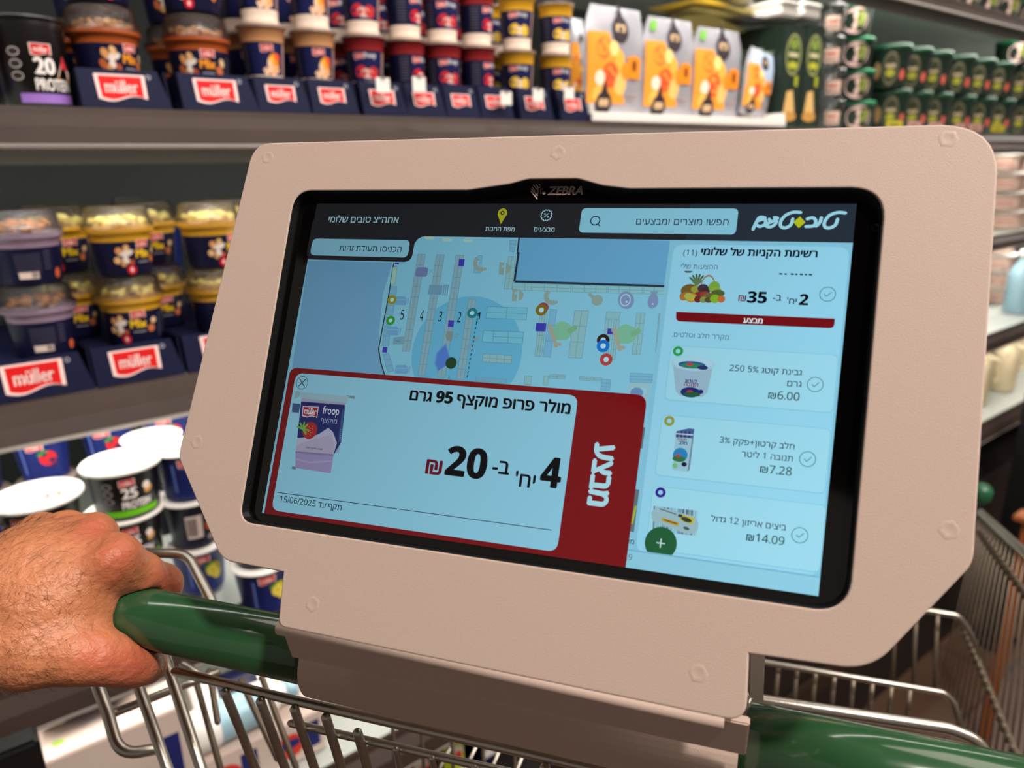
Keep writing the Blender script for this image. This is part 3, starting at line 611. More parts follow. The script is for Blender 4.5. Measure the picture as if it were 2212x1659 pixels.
# offer pop-up
O = Art(); O.n = L.n
for q in ([(1372, 920), (1395, 924), (1388, 970), (1368, 966)], [(1370, 1056), (1382, 1058), (1370, 1150), (1355, 1146)]):
    O.poly([ui(*p) for p in q], (96, 116, 122))
O.stroke([ui(1374, 1095), ui(1366, 1130)], 6, (170, 180, 60)); O.text('.9', ui(1354, 1208)[0], ui(1354, 1208)[1], ui(1366, 1208)[0], GY, up=-1); O.text(heb('מו'), ui(1358, 1174)[0], ui(1358, 1174)[1], ui(1370, 1174)[0], TX, up=-1)
xl, yt, xr = ui(597, 980)[0], (ui(700, 800)[1] + ui(1300, 847)[1]) / 2, (ui(1394, 900)[0] + ui(1354, 1210)[0]) / 2
O.poly(closed([(xl, yt), (xr, yt), (xr, 1000), (xl, 1000)], [24, 30, .1, .1], 6), RED)
xi, yi = ui(615, 960)[0], ui(900, 827)[1]; xj = (ui(1247, 900)[0] + ui(1208, 1150)[0]) / 2; yj = (ui(1150, 1186)[1] + ui(620, 1105)[1]) / 2
O.rrect(xi, yi, xj, yj, 26, (142, 206, 230))
p = kE(398, 180); O.ring(p[0], p[1], 19.5, 21, (16, 30, 40)); O.stroke([p + (-11, -12), p + (11, 12)], 2.6, (16, 26, 36)); O.stroke([p + (-11, 12), p + (11, -12)], 2.6, (16, 26, 36))
g = lambda pts, c: O.poly([kE(*q) for q in pts], c)
g([(345, 246), (385, 252), (378, 290), (335, 310)], (140, 176, 182)); g([(320, 345), (384, 352), (372, 424), (316, 420)], (60, 84, 130)); g([(760, 282), (830, 288), (822, 312), (760, 300)], (116, 150, 156)); g([(680, 668), (706, 672), (698, 750), (660, 745)], (140, 170, 190)); g([(318, 858), (350, 862), (345, 886), (314, 878)], (96, 124, 136))
g([(385, 255), (785, 292), (745, 362), (392, 332)], (150, 190, 200)); g([(392, 305), (760, 345), (745, 362), (392, 332)], (160, 160, 192)); g([(391, 332), (745, 360), (712, 668), (660, 760), (350, 735), (362, 600)], (26, 38, 104)); g([(720, 420), (750, 360), (716, 668), (690, 660)], (50, 80, 130))
for i in range(7): O.stroke([kE(705, 560 + i * 15), kE(722, 562 + i * 15)], 1.2, (120, 150, 190), cap=False)
g([(372, 628), (430, 622), (530, 600), (612, 545), (650, 580), (682, 668), (655, 762), (345, 740), (360, 625)], (176, 180, 206)); g([(352, 690), (480, 640), (640, 600), (664, 700), (650, 760), (345, 738)], (170, 166, 192))
g([(345, 735), (655, 760), (632, 915), (345, 872)], (150, 142, 186)); O.stroke([kE(345, 800), kE(470, 828), kE(645, 815)], 5, (164, 158, 196)); g([(345, 735), (655, 760), (652, 776), (345, 750)], (128, 120, 166))
p = kE(462, 568); O.ell(p[0], p[1], 25, 27, (164, 38, 36), .4, n=20)
for i in range(12): O.ell(p[0] + 14 * math.cos(i * 2.4) * (i / 12) ** .5, p[1] + 16 * math.sin(i * 2.4) * (i / 12) ** .5, 1.5, 1.5, (220, 150, 110), n=6)
for a_ in (-1.4, -.7, 0, .7, 1.6, 2.3): q = kE(405, 555); O.stroke([q, q + np.array([math.cos(a_ - 1.5), math.sin(a_ - 1.5)]) * 20], 6, (110, 170, 70))
q0 = kE(402, 370); q1 = kE(530, 465); O.poly([kE(405, 368), kE(535, 375), kE(522, 466), kE(480, 452), kE(440, 462), kE(397, 450)], (196, 196, 214)); O.poly([kE(411, 376), kE(527, 382), kE(516, 456), kE(480, 444), kE(440, 452), kE(405, 442)], (150, 24, 30))
T(O, 'müller', kE(414, 435), kE(512, 441), (220, 226, 236), .03, h=21); T(O, 'froop', kE(560, 452), kE(692, 466), (214, 224, 236), .01, h=34); T(O, heb('מוקצף'), kE(548, 500), kE(680, 514), (160, 180, 206), 0); T(O, heb('יוגורט מוקצף תות'), kE(430, 716), kE(565, 724), (80, 60, 90), .02)
BK = (10, 12, 16)
T(O, heb('מולר פרופ מוקצף 95 גרם'), kF(133, 243), kF(1412, 345), BK, .035)
T(O, '4', kF(1163, 930), kF(1330, 940), BK, .031, h=84); T(O, heb("יח'"), kF(967, 925), kF(1130, 935), BK, .02); T(O, '-' + heb('ב'), kF(788, 820), kF(925, 830), BK, .02)
T(O, '20', kF(408, 850), kF(738, 862), BK, .031, h=88); T(O, '₪', kF(258, 825), kF(388, 832), (108, 12, 32), .03)
a, b = kE(197, 1070), kF(1266, 1272); O.stroke([a, b], 2, (20, 30, 60), cap=False)
T(O, '15/06/2025 ' + heb('תקף עד'), kE(215, 1152), kE(718, 1208), TX, .005)
V0, F0 = text_raw(heb('מבצע')); V = np.concatenate([V0 + np.array(q) for q in ((-.05, 0), (.05, 0), (0, -.03), (0, .03))]); Fc = [tuple(i + k * len(V0) for i in f) for k in range(4) for f in F0]; mn, mx = V.min(0), V.max(0)
a, b = kF(1600, 580), kF(1740, 1085); xA, xB = kF(1575, 830)[0], kF(1745, 830)[0]; yA, yB = kF(1680, 580)[1], kF(1640, 1085)[1]
O.raw([(xA + (v[1] - mn[1]) / (mx[1] - mn[1]) * (xB - xA), yA + (v[0] - mn[0]) / (mx[0] - mn[0]) * (yB - yA)) for v in V], Fc, (172, 222, 236))
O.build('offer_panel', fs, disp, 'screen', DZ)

# ------------------------------------------------------------------ cart handle and clamp
HA, HB = P(400, 1352, .352), P(1900, 1672, .262)
hd = nz(HB - HA); fw = nz(np.cross(np.array([0, 0, 1.]), hd)); fw = fw if fw @ FWD > 0 else -fw      # fw: the way the cart faces
hup = nz(np.cross(hd, fw)); hup = hup if hup[2] > 0 else -hup
def hp(s): return HA + hd * s                 # a point of the handle axis, s metres from the left reference
def s_of(u): # distance along the handle that shows at column u
    k = (u - 1106) / F; a = RIGHT - k * FWD; return -((HA - CAM) @ a) / (hd @ a)
def s_at(u, a_, b_): # the same for a point a_ forward of and b_ above the axis
    k = (u - 1106) / F; a = RIGHT - k * FWD; return -((HA + fw * a_ + hup * b_ - CAM) @ a) / (hd @ a)
cart = thing('shopping_cart', 'steel wire shopping cart with a green plastic handle, seen from behind the handle', 'shopping cart', (hp(.15)[0], hp(.15)[1], -.33))
CI = cart.matrix_world.inverted()
def cpart(name, me, m, label=None, smooth=False):
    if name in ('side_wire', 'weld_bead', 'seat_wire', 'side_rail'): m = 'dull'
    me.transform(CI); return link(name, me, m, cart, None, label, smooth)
cpart('handle_grip', tube_me([hp(-.13), hp(-.06), hp(s_of(735))], .0141, 32), 'green', 'dark green glossy handle grip held by the hand')
cpart('handle_grip', tube_me([hp(s_of(1590)), hp(s_of(1900)), hp(s_of(2212) + .12)], .0158, 32), 'green', 'green glossy handle grip right of the tablet holder')
cpart('handle_core', tube_me([hp(-.12), hp(s_of(2212) + .11)], .0105, 20), 'black')
# clamp: sleeve round the handle, plate above it, bracket at its right end
def hpart(name, me, label=None, smooth=False, m='beige'):
    me.transform(TAB.inverted()); return link(name, me, m, holder, None, label, smooth)
sL, sR = s_at(642, -.0178, .004), s_at(1592, -.0178, .004)
def hprof(poly, s0, s1, bev=.0006):           # cross-section (forward, up) swept along the handle
    me = prism_me(poly, s0, s1, bev=bev); me.transform(frame(HA, hd, fw, hup)); return me
ring_ = [(.0182 * math.cos(a), .0182 * math.sin(a)) for a in np.linspace(math.radians(112), math.radians(398), 36)]
slv = hprof(ring_ + [(x * .0163 / .0182, y * .0163 / .0182) for x, y in ring_[::-1]], sL, sR, 0)
hpart('clamp_sleeve', slv)
# plate between face plate and sleeve, found on the plane 1 cm in front of the sleeve's axis
def onH(u, v, off):                            # point seen at (u, v) on the plane through the handle axis facing the viewer, moved off towards the viewer
    nrm = nz(np.cross(hd, -en * 0 + np.cross(hd, -FWD) * 0 + ey)); nrm = nrm if nrm @ FWD < 0 else -nrm
    o = HA + nrm * off; d = ray(u, v); return CAM + d * (((o - CAM) @ nrm) / (d @ nrm)), nrm
def slab(pts_px, off, th, bev=.0008):
    q = [onH(u, v, off) for u, v in pts_px]; nrm = q[0][1]; V = [p[0] for p in q] + [p[0] - nrm * th for p in q]; n = len(q)
    me = mesh('slab', V, [list(range(n)), list(range(n, 2 * n))[::-1]] + [[i, n + i, n + (i + 1) % n, (i + 1) % n] for i in range(n)])
    bm = bmesh.new(); bm.from_mesh(me); bmesh.ops.recalc_face_normals(bm, faces=bm.faces)
    if bev: bmesh.ops.bevel(bm, geom=list(bm.edges), offset=bev, segments=2, affect='EDGES')
    bm.to_mesh(me); bm.free(); return me
hpart('clamp_plate', hprof([(-.0282, .0335), (-.0240, .0168), (-.0208, .0172), (-.0246, .0341)], s_at(629, -.024, .018), s_at(1612, -.024, .018), .0005))
hpart('clamp_fin', slab([(1619, 1408), (1653, 1414), (1648, 1540), (1618, 1545)], -.018, .004, .0004), 'grey steel upright beside the plate', m='weld')
# rolled lip under the lower edge of the face plate
lip = [onT(u, v, 0) for u, v in ((607, 1353), (1565, 1551))]
la, lb = [np.array([p[0], p[1], PZ - .0032]) for p in lip]
lipme = tube_me([la, la + (lb - la) * .5, lb], .0031, 20); link('rolled_lip', lipme, 'beige', fp, smooth=False)
ob = onT(1606, 1515, 0)
hpart('hinge_pin', tube_me([onH(1603, 1545, .0225)[0], onH(1618, 1505, .0225)[0]], .0016, 12), 'steel hinge pin', m='steel')

# ------------------------------------------------------------------ cart wires
def rod(pts, r, name='rod', label=None, rnd=True, n=12, b=None):
    pts = [np.array(p, float) for p in pts]
    if b: pts = bend(pts, b)
    return cpart(name, tube_me(pts, r, n, name, round_end=rnd), 'steel', label)
def zH(u, back=0.): return float((hp(s_of(u)) - CAM) @ FWD) + back
# folding gate just below the handle: two long bars and hooked uprights
GD = nz(np.array([0, 0, -1.]) + fw * .22)
g0 = P(378, 1450, zH(378, .012)); 
def gp(u, v): # point on gate plane seen at (u, v)
    nrm = nz(np.cross(hd, GD)); d = ray(u, v); return CAM + d * (((g0 - CAM) @ nrm) / (d @ nrm))
rod([gp(378, 1450), gp(631, 1512), gp(1142, 1627), gp(1500, 1709)], .0023, 'gate_bar', 'upper long bar of the wire gate')
rod([gp(628, 1562), gp(1045, 1656), gp(1500, 1758)], .0019, 'gate_bar')
for u, v in ((496, 1484), (572, 1503), (645, 1520), (712, 1537), (780, 1570), (862, 1606), (940, 1625), (1030, 1644), (1182, 1645)):
    a = gp(u, v) - fw * .0035; r = .0023 if u < 800 or u > 1100 else .0014
    rod([a, a + GD * .13], r, 'gate_wire')
# heavy frame at the left, where the basket hangs on the handle post
zc0 = .405
rod([P(354, 1412, zc0 + .012), P(434, 1659, zc0 - .02), P(470, 1780, zc0 - .03)], .0030, 'frame_rod')
rod([P(290, 1455, .425), P(361, 1659, .40), P(400, 1760, .39)], .0030, 'frame_rod')
rod([P(196, 1440, .44), P(234, 1545, .43), P(258, 1632, .42), P(345, 1616, .43)], .0034, 'frame_rod', 'bent steel rod curling up at the lower left', b=[0, .02, .014, 0])
rod([P(228, 1547, .433), P(372, 1490, .45), P(470, 1452, .47)], .0026, 'frame_rod')
rod([P(395, 1435, .45), P(445, 1470, .45)], .0026, 'frame_rod')
rod([P(300, 1193, .46), P(405, 1197, .46), P(458, 1300, .44), P(470, 1345, .43)], .0031, 'post_loop', 'bent steel loop rising behind the hand', b=[0, .016, .02, 0])
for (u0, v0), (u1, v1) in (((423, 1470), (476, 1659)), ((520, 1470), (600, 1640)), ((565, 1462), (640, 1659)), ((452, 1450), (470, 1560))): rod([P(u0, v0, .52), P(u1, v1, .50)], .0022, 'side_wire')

# basket: rim, side panels, front, child-seat panels; wires run between real rails
def bp(s, f, z): return HA + hd * s + fw * f + np.array([0, 0, z])
sRR = s_of(1950) + .10
def rail(a, b, r, name='rail', label=None): rod([a, b], r, name, label)
# right side: outer wall runs forward from beside the handle
q_front = P(2118, 1108, 1.02); q_near = P(2330, 1300, .62)
rail(q_front, q_near, .0055, 'rim_rail', 'upper rim of the right basket side')
q_bf = P(2075, 1500, 1.02) ; 
lowf, lown = P(2030, 1480, 1.05), P(2290, 1900, .62)
t_ = np.linspace(0, 1, 22)
for t in t_:
    a = q_front + (q_near - q_front) * t; b2 = lowf + (lown - lowf) * t
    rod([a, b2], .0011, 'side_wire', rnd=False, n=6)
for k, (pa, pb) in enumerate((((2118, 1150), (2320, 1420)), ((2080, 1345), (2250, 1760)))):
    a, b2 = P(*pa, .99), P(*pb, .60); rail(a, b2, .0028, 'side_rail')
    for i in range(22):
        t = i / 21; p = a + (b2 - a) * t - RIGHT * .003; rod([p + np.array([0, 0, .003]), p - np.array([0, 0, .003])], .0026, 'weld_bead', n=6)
# nested seat panels seen right of the plate
def panel(pts, zc, r, us, vtop, vbot, wr, b=.012, wz=.004):
    rod([P(u, v, z) for (u, v), z in zip(pts, zc)], r, 'seat_rail', None, b=[0] * 1 + [b] * (len(pts) - 2) + [0])
    for u in us: rod([P(u, vtop(u), zc[0] + wz), P(u - 8, vbot(u), zc[0] + wz)], wr, 'seat_wire', rnd=False, n=8)
panel([(1630, 1427), (2040, 1497), (2062, 1520), (2082, 1590)], [.62, .60, .60, .60], .0026, (1682, 1722, 1762, 1803, 1844, 1885, 1926, 1966), lambda u: 1427 + (u - 1630) * .171, lambda u: 1520 + (u - 1650) * .15, .0020)
panel([(1900, 1303), (2070, 1330), (2092, 1360), (2120, 1420)], [.80, .78, .78, .78], .0032, (1936, 1980, 2026), lambda u: 1305 + (u - 1900) * .15, lambda u: 1478 + (u - 1936) * .16, .0021)
rod([P(1610, 1508, .40), P(1900, 1552, .395), P(2050, 1574, .39), P(2120, 1602, .388), P(2142, 1665, .386)], .0034, 'handle_brace', 'thick bright steel brace running just above the right grip', b=[0, .0, .03, .02, 0])
# lower basket: floor grid and front wall glimpsed through the gate
for i in range(11):
    a = bp(.02 + i * .022, .20, -.30); rod([a, a + fw * .35], .0016, 'floor_wire', rnd=False, n=6)
for i in range(9):
    a = bp(.0 + i * .026, .19, -.02 - .0); rod([a + np.array([0, 0, -.06]), a + np.array([0, 0, -.29])], .0016, 'front_wire', rnd=False, n=6)
for z in (-.12, -.30): rail(bp(-.01, .19, z), bp(.235, .19, z), .0022, 'front_rail')
o = link('corner_cap', lathe_me([(.010, -.012), (.014, -.008), (.015, .006), (.010, .013), (.002, .015)], 20), 'greencap', cart, label='green plastic cap on the far corner of the basket'); o.location = CI @ Vector(P(2118, 1066, 1.02))

# ------------------------------------------------------------------ the shop: floor, ceiling, refrigerator
def struct(name, me, m): return link(name, me, m, None, 'structure')
fl = struct('floor', box_me(-3, 8, -4, 3, -.38, -.33), 'floor')
nt = MT['floor'].node_tree; bk = nt.nodes.new('ShaderNodeTexBrick'); bk.inputs['Scale'].default_value = 1.0; bk.offset = 0; bk.inputs['Brick Width'].default_value = .6; bk.inputs['Row Height'].default_value = .6; bk.inputs['Mortar Size'].default_value = .004
for i, c in ((1, (92, 68, 54)), (2, (84, 62, 49)), (3, (46, 34, 28))): bk.inputs[i].default_value = lin(c)
tc = nt.nodes.new('ShaderNodeTexCoord'); nt.links.new(tc.outputs['Object'], bk.inputs[0]); nt.links.new(bk.outputs[0], nt.nodes['Principled BSDF'].inputs['Base Color'])
struct('ceiling', box_me(-3, 8, -4, 3, 3.4, 3.45), 'ceiling')
XA, XB = -.9, 7.0
fr = thing('refrigerated_display', 'long open refrigerated wall case with grey shelves and brown front rails, full of dairy goods', 'display fridge', (0, 1.3, 0))
FI = fr.matrix_world.inverted()
def fpart(name, me, m, label=None, par=None, smooth=False):
    me.transform(FI); return link(name, me, m, par or fr, None, label, smooth)
fpart('back_panel', box_me(XA, XB, 1.58, 1.60, .2, 2.3), 'back')
fpart('base', box_me(XA, XB, .80, 1.6, -.33, .22, .004), 'base'); fpart('canopy', box_me(XA, XB, .95, 1.6, 2.1, 2.3, .004), 'base')
fpart('bumper', box_me(XA, XB, .785, .80, -.10, -.04, .004), 'rail')
for z, d in SH:
    sh = fpart('shelf', box_me(XA, XB, d, 1.575, z - .022, z - .002, .002), 'shelf')
    rl = fpart('price_rail', prism_me([(d - .002, z), (d + .004, z), (d - .026, z - .040), (d - .034, z - .040), (d - .024, z - .022), (d - .006, z - .008)], XA, XB), 'rail', par=sh)
    fpart('rail_edge', tube_me([(XA, d - .031, z - .043), (XB, d - .031, z - .043)], .0036, 10), 'railedge', par=sh)
    fpart('tube_housing', box_me(XA, XB, d + .018, d + .045, z - .028, z - .0225), 'white', par=sh)
    if z > 1.2: fpart('light_baffle', box_me(XA, XB, d + .0120, d + .0165, z - .062, z - .0225, .001), 'shelf', 'grey strip hanging below the shelf front', par=sh)
    if .6 < z < 1.5: fpart('light_tube', tube_me([(XA, d + .03, z - .0335), (XB, d + .03, z - .0335)], .0045, 8), 'tube', 'glowing cold white light tube', par=sh)
for i, x in enumerate((-.5, .9, 2.3, 3.7)):
    fpart('upright', box_me(x - .015, x + .015, 1.555, 1.58, .3, 2.2), 'weld')
# ------------------------------------------------------------------ trays with the red sign
def tray(u0, u1, z, d, ztop, label, rise=.028, group=None, deep=.32, lw=.78):
    y0 = d + .004; a, b = Xof(u0, y0, z), Xof(u1, y0, z); wd = b - a; h = ztop
    t = thing('product_tray', label, 'display tray', ((a + b) / 2, y0, z), group)
    ins = min(.012, wd * .1)
    def face(x0, x1, y, zz): return None
    V = [(-wd / 2, 0, 0), (wd / 2, 0, 0), (wd / 2 - ins, .012, h), (-wd / 2, .012, h)]; V += [(x, y + .002, q) for x, y, q in V]
    link('front_panel', mesh('fp', V, [(0, 1, 2, 3), (7, 6, 5, 4), (0, 4, 5, 1), (1, 5, 6, 2), (2, 6, 7, 3), (3, 7, 4, 0)]), 'navy', t)
    for s in (-1, 1):
        x = s * wd / 2; x2 = x - s * .0015; me = prism_me([(.003, 0), (deep, 0), (deep, h * .55), (.016, h)], min(x, x2) , max(x, x2)); link('side_panel', me, 'navy', t)
    link('tray_floor', box_me(-wd / 2 + .002, wd / 2 - ins - .001, .016, deep, 0, rise - .0005), 'navy', t)
    A = Art(); s_ = min(wd * lw * .62, h * 1.32); logo(A, -wd * .04, h * .52, s_)
    A.ring(-wd * .04 + s_ * .68, h * .83, h * .045, h * .06, (190, 190, 200), 14)
    A.build('sign', lambda x, y, l: (x, .012 * y / h - .0006 - l, y), t, 'print')
    return t
GT = 'red-signed navy trays on the upper shelf'
tr = [(180, 373), (398, 562), (562, 674), (678, 778), (788, 884), (884, 966), (968, 1040), (1042, 1112), (1127, 1198), (1213, 1276)]
od = ('leftmost', 'second', 'third', 'fourth', 'fifth', 'sixth', 'seventh', 'eighth', 'ninth', 'rightmost')
for i, (a, b) in enumerate(tr):
    tray(a, b, 1.321, 1.0, .043 + .0008 * i, 'navy tray with red sign, %s from the left on the upper shelf' % od[i] if 0 < i < 9 else '%s navy tray with red sign on the upper shelf' % od[i], group=GT)
for a, b, s in ((-30, 208, 'navy tray with red sign at the left end of the middle shelf'), (212, 402, 'navy tray with red sign, second on the middle shelf'), (408, 600, 'navy tray on the middle shelf, cut off by the tablet holder')):
    tray(a, b, .991, 1.0, .047, s, group='red-signed navy trays on the middle shelf', rise=.040)

for k, (u, v, i_) in enumerate(((828, 186, 'fifth'), (906, 184, 'sixth'), (1094, 214, 'eighth'), (1163, 207, 'ninth'), (1230, 202, 'rightmost'))):
    p = onY(u, v, .988); t = thing('paper_tag', 'small white paper tag clipped over the sign of the %s navy tray' % i_, 'price tag', (p[0], p[1], p[2]), 'paper tags on the upper trays')
    link('tag_paper', box_me(-.011, .011, 0, .0012, -.009, .011, .0004), 'white', t); link('tag_clip', box_me(-.004, .004, -.002, .012, .009, .013, .0006), 'clear', t)

# ------------------------------------------------------------------ products: one master of each kind, copies share its meshes
def splash(A, x, y, s, c=(228, 214, 204)):
    V = []; 
    for k in range(22): a = 2 * math.pi * k / 22; q = 1 + .45 * math.sin(3 * a + x * 900) + .25 * math.sin(5 * a + y * 700); V.append((x + s * q * math.cos(a) * .8, y + s * q * math.sin(a)))
    A.raw([(x, y)] + V, [(0, 1 + k, 1 + (k + 1) % 22) for k in range(22)], c)
def blob_me(pts, r, n=6):
    bm = bmesh.new()
    for p in pts:
        q = r * random.uniform(.7, 1.25)
        bmesh.ops.create_icosphere(bm, subdivisions=1, radius=q, matrix=Matrix.Translation(Vector(p)) @ Matrix.Rotation(random.random() * 3, 4, 'X') @ Matrix.Diagonal((1, random.uniform(.6, 1.1), random.uniform(.6, 1), 1)))
    me = bpy.data.meshes.new('pieces'); bm.to_mesh(me); bm.free(); return me
def mix_tub(neck, top, label, word=True, wcol=(236, 150, 40), rimc=None, back=False, kind=0):
    t = thing('yogurt_tub', label, 'yogurt tub', (0, 0, 0))
    R_ = .044
    link('tub_body', lathe_me([(.0335, 0), (.0345, .003), (.0385, .044, 1), (.0395, .052, 1), (R_ - .002, .0535, 1), (R_, .055, 1), (R_, .060, 1), (R_ - .003, .061, 1), (.036, .0595, 1)], 32), ['navycup', neck], t)
    link('clear_dome', lathe_me([(R_ + .0006, .0585), (R_ + .0012, .0645), (R_ - .002, .0665), (R_ - .003, .075), (R_ - .005, .084), (R_ - .010, .0865), (.001, .0868)], 32, close=False), 'clear', t)
    pts = []
    for i in range(64): a = random.random() * 6.3; r = (R_ - .010) * random.random() ** .5; pts.append((r * math.cos(a), r * math.sin(a), .0625 + random.random() * .012 * (1 - r / R_ * .5)))
    link('topping', blob_me(pts, .0046), top, t, 'stuff')
    A = Art(); f = cone_map(.0346, .003, .0385, .044)
    if back:
        for i in range(9): A.rect(-.022, .036 - i * .0026, .006, .037 - i * .0026, (74, 70, 92), 8)
        for i in range(6): A.rect(.010, .038 - i * .004, .018, .0395 - i * .004, (74, 70, 96), 3)
        A.rect(-.020, .008, .002, .016, (226, 206, 196), 6); A.rect(-.006, .009, .001, .0155, (150, 140, 136), 4)
        A.ell(.027, .012, .004, .006, (206, 96, 50))
    else:
        logo(A, .010, .0395, .016)
        if word:
            A.text('Mix', -.001, .0225, .020, wcol, h=.011, bold=.05)
            A.rect(.002, .0165, .018, .018, (150, 146, 160), 5)
        splash(A, -.014, .027, .0085)
        for x, y, r, c in ((-.021, .033, .0042, (214, 150, 90)), (-.012, .0365, .0036, (222, 176, 120)), (-.024, .021, .0044, (178, 92, 46) if kind == 0 else (222, 176, 120)), (-.017, .016, .0032, (206, 150, 96)), (-.007, .018, .0034, (170, 80, 50)), (.026, .02, .005, (196, 110, 70)), (.030, .030, .004, (222, 184, 140))): A.ell(x, y, r, r * (1.35 if kind == 0 else 1), c, .5)
        A.ell(-.008, .0085, .0060, .0060, (196, 26, 40)); A.ell(-.008, .0085, .002, .003, (240, 200, 200))
        A.stroke([(.040, .008), (.040, .038)], .002, (86, 84, 110)); 
        for i in range(7): A.rect(.046, .036 - i * .004, .058, .0375 - i * .004, (70, 68, 92), 4)
    A.build('label_print', f, t); return t
def froop_cup(neck, label, art, tone):
    t = thing('yogurt_cup', label, 'yogurt cup', (0, 0, 0))
    link('cup_body', lathe_me([(.0225, 0, 0), (.0255, .001, 0), (.0262, .005, 0), (.0250, .009, 0), (.0258, .014, 0), (.0262, .019, 1), (.0300, .060, 2), (.0322, .077, 2), (.0350, .0778, 3), (.0352, .0795, 3), (.030, .0796, 3)], 32), ['cream', 'navycup', neck, 'foil'], t)
    link('foil_lid', lathe_me([(.0355, .0797), (.0357, .0803), (.0350, .0806), (.001, .0808)], 32), 'foil', t)
    A = Art(); f = cone_map(.0262, .019, .0300, .060)
    A.rect(-.021, .020, .024, .058, (22, 26, 74), 12)
    if art == 'peach':
        logo(A, .002, .052, .015)
        A.ell(.012, .036, .0085, .011, (226, 120, 30)); A.ell(.010, .034, .006, .010, (240, 176, 60), .4); A.ell(.016, .041, .004, .005, (240, 90, 40)); splash(A, .004, .026, .0085, (240, 200, 170)); A.ell(.010, .026, .010, .0055, (236, 178, 140))
    else:
        c1, c2 = {'fig': ((196, 44, 50), (220, 176, 166)), 'berry': ((206, 30, 36), (226, 190, 184)), 'banana': ((232, 190, 50), (236, 214, 190))}[art]
        logo(A, -.012, .052, .013); A.text('froop', -.004, .048, .014, (226, 226, 232), h=.0095, bold=.02)
        A.ell(-.010, .032, .0095, .008, c1, .4); A.ell(.000, .029, .010, .0065, c2, -.2); A.ell(.010, .030, .0075, .009, c1, .5); A.stroke([(.014, .030), (.021, .036)], .0012, (176, 96, 70)); A.rect(-.006, .0215, .010, .023, (120, 116, 140), 4)
    A.rect(.027, .020, .0305, .058, (206, 170, 160), 2)
    for i in range(9): A.rect(-.040, .054 - i * .0038, -.026, .0555 - i * .0038, (84, 80, 100), 4)
    A.build('label_print', f, t); return t
def protein_tub(label, band, num, lidm='white', tall=False, cake=True):
    t = thing('protein_tub', label, 'yogurt tub', (0, 0, 0)); H = .092 if tall else .062; r0, r1 = (.036, .039) if tall else (.0385, .0415)
    RL = .0405 if tall else .0475
    link('tub_body', lathe_me([(r0 - .003, 0), (r0, .002), (r1, H * .9), (r1 + .001, H - .004), (RL - .001, H - .002), (RL, H)], 36), 'blackcup', t)
    lid = link('tub_lid', lathe_me([(RL + .0012, H - .002), (RL + .0018, H + .0006), (RL + .0008, H + .0024), (RL - .003, H + .0016), (.001, H + .0016)], 36), lidm, t)
    A = Art(); f = cone_map(r0, .002, r1, H * .9); k = H * .9 / .056
    A.rect(-.034, .004, .034, .004 + .010 * (1 if tall else .8), band, 18)
    y0 = .017 if tall else .0135; s = 1.25 if tall else 1.
    A.text('PROTEIN', -.012 * s, y0, .024 * s, (232, 226, 222), h=.0105 * s, bold=.05)
    A.text(num, -.011 * s, y0 + .0135 * s, .008 * s, (236, 230, 226), h=.0145 * s, bold=.05)
    logo(A, -.003 * s, y0 + .034 * s, .016 * s)
    if cake:
        A.poly([(.009 * s, y0 + .012 * s), (.026 * s, y0 + .011 * s), (.027 * s, y0 + .016 * s), (.018 * s, y0 + .029 * s)], (238, 206, 190)); A.poly([(.014 * s, y0 + .020 * s), (.024 * s, y0 + .019 * s), (.018 * s, y0 + .031 * s)], (206, 50, 60)); A.poly([(.009 * s, y0 + .010 * s), (.026 * s, y0 + .009 * s), (.026 * s, y0 + .0125 * s), (.009 * s, y0 + .013 * s)], (196, 130, 70))
    else: A.ell(.022, y0 + .02, .006, .004, (214, 160, 90), .5); A.ell(.020, y0 + .026, .005, .005, (236, 220, 210))
    for yy in (.034, .024, .014): A.ell(-.026 * s, y0 + (yy - .002) * s, .0055 * s, .0038 * s, (180, 172, 168)); A.ell(-.026 * s, y0 + (yy - .002) * s, .0045 * s, .0028 * s, (50, 44, 46))
    A.build('label_print', f, t)
    B = Art(); B.text('הולי'[::-1], -.012, .004, .006, (96, 96, 104), h=.012); B.ring(.020, -.004, .0055, .0085, (208, 110, 90), 10); B.ring(.020, -.004, .010, .011, (226, 170, 156), 16); B.rect(-.02, -.012, .002, -.0105, (150, 150, 156))
    if lidm == 'white' and not tall: B.build('lid_print', lambda x, y, l: (x, y, H + .0018 + l), lid)
    return t
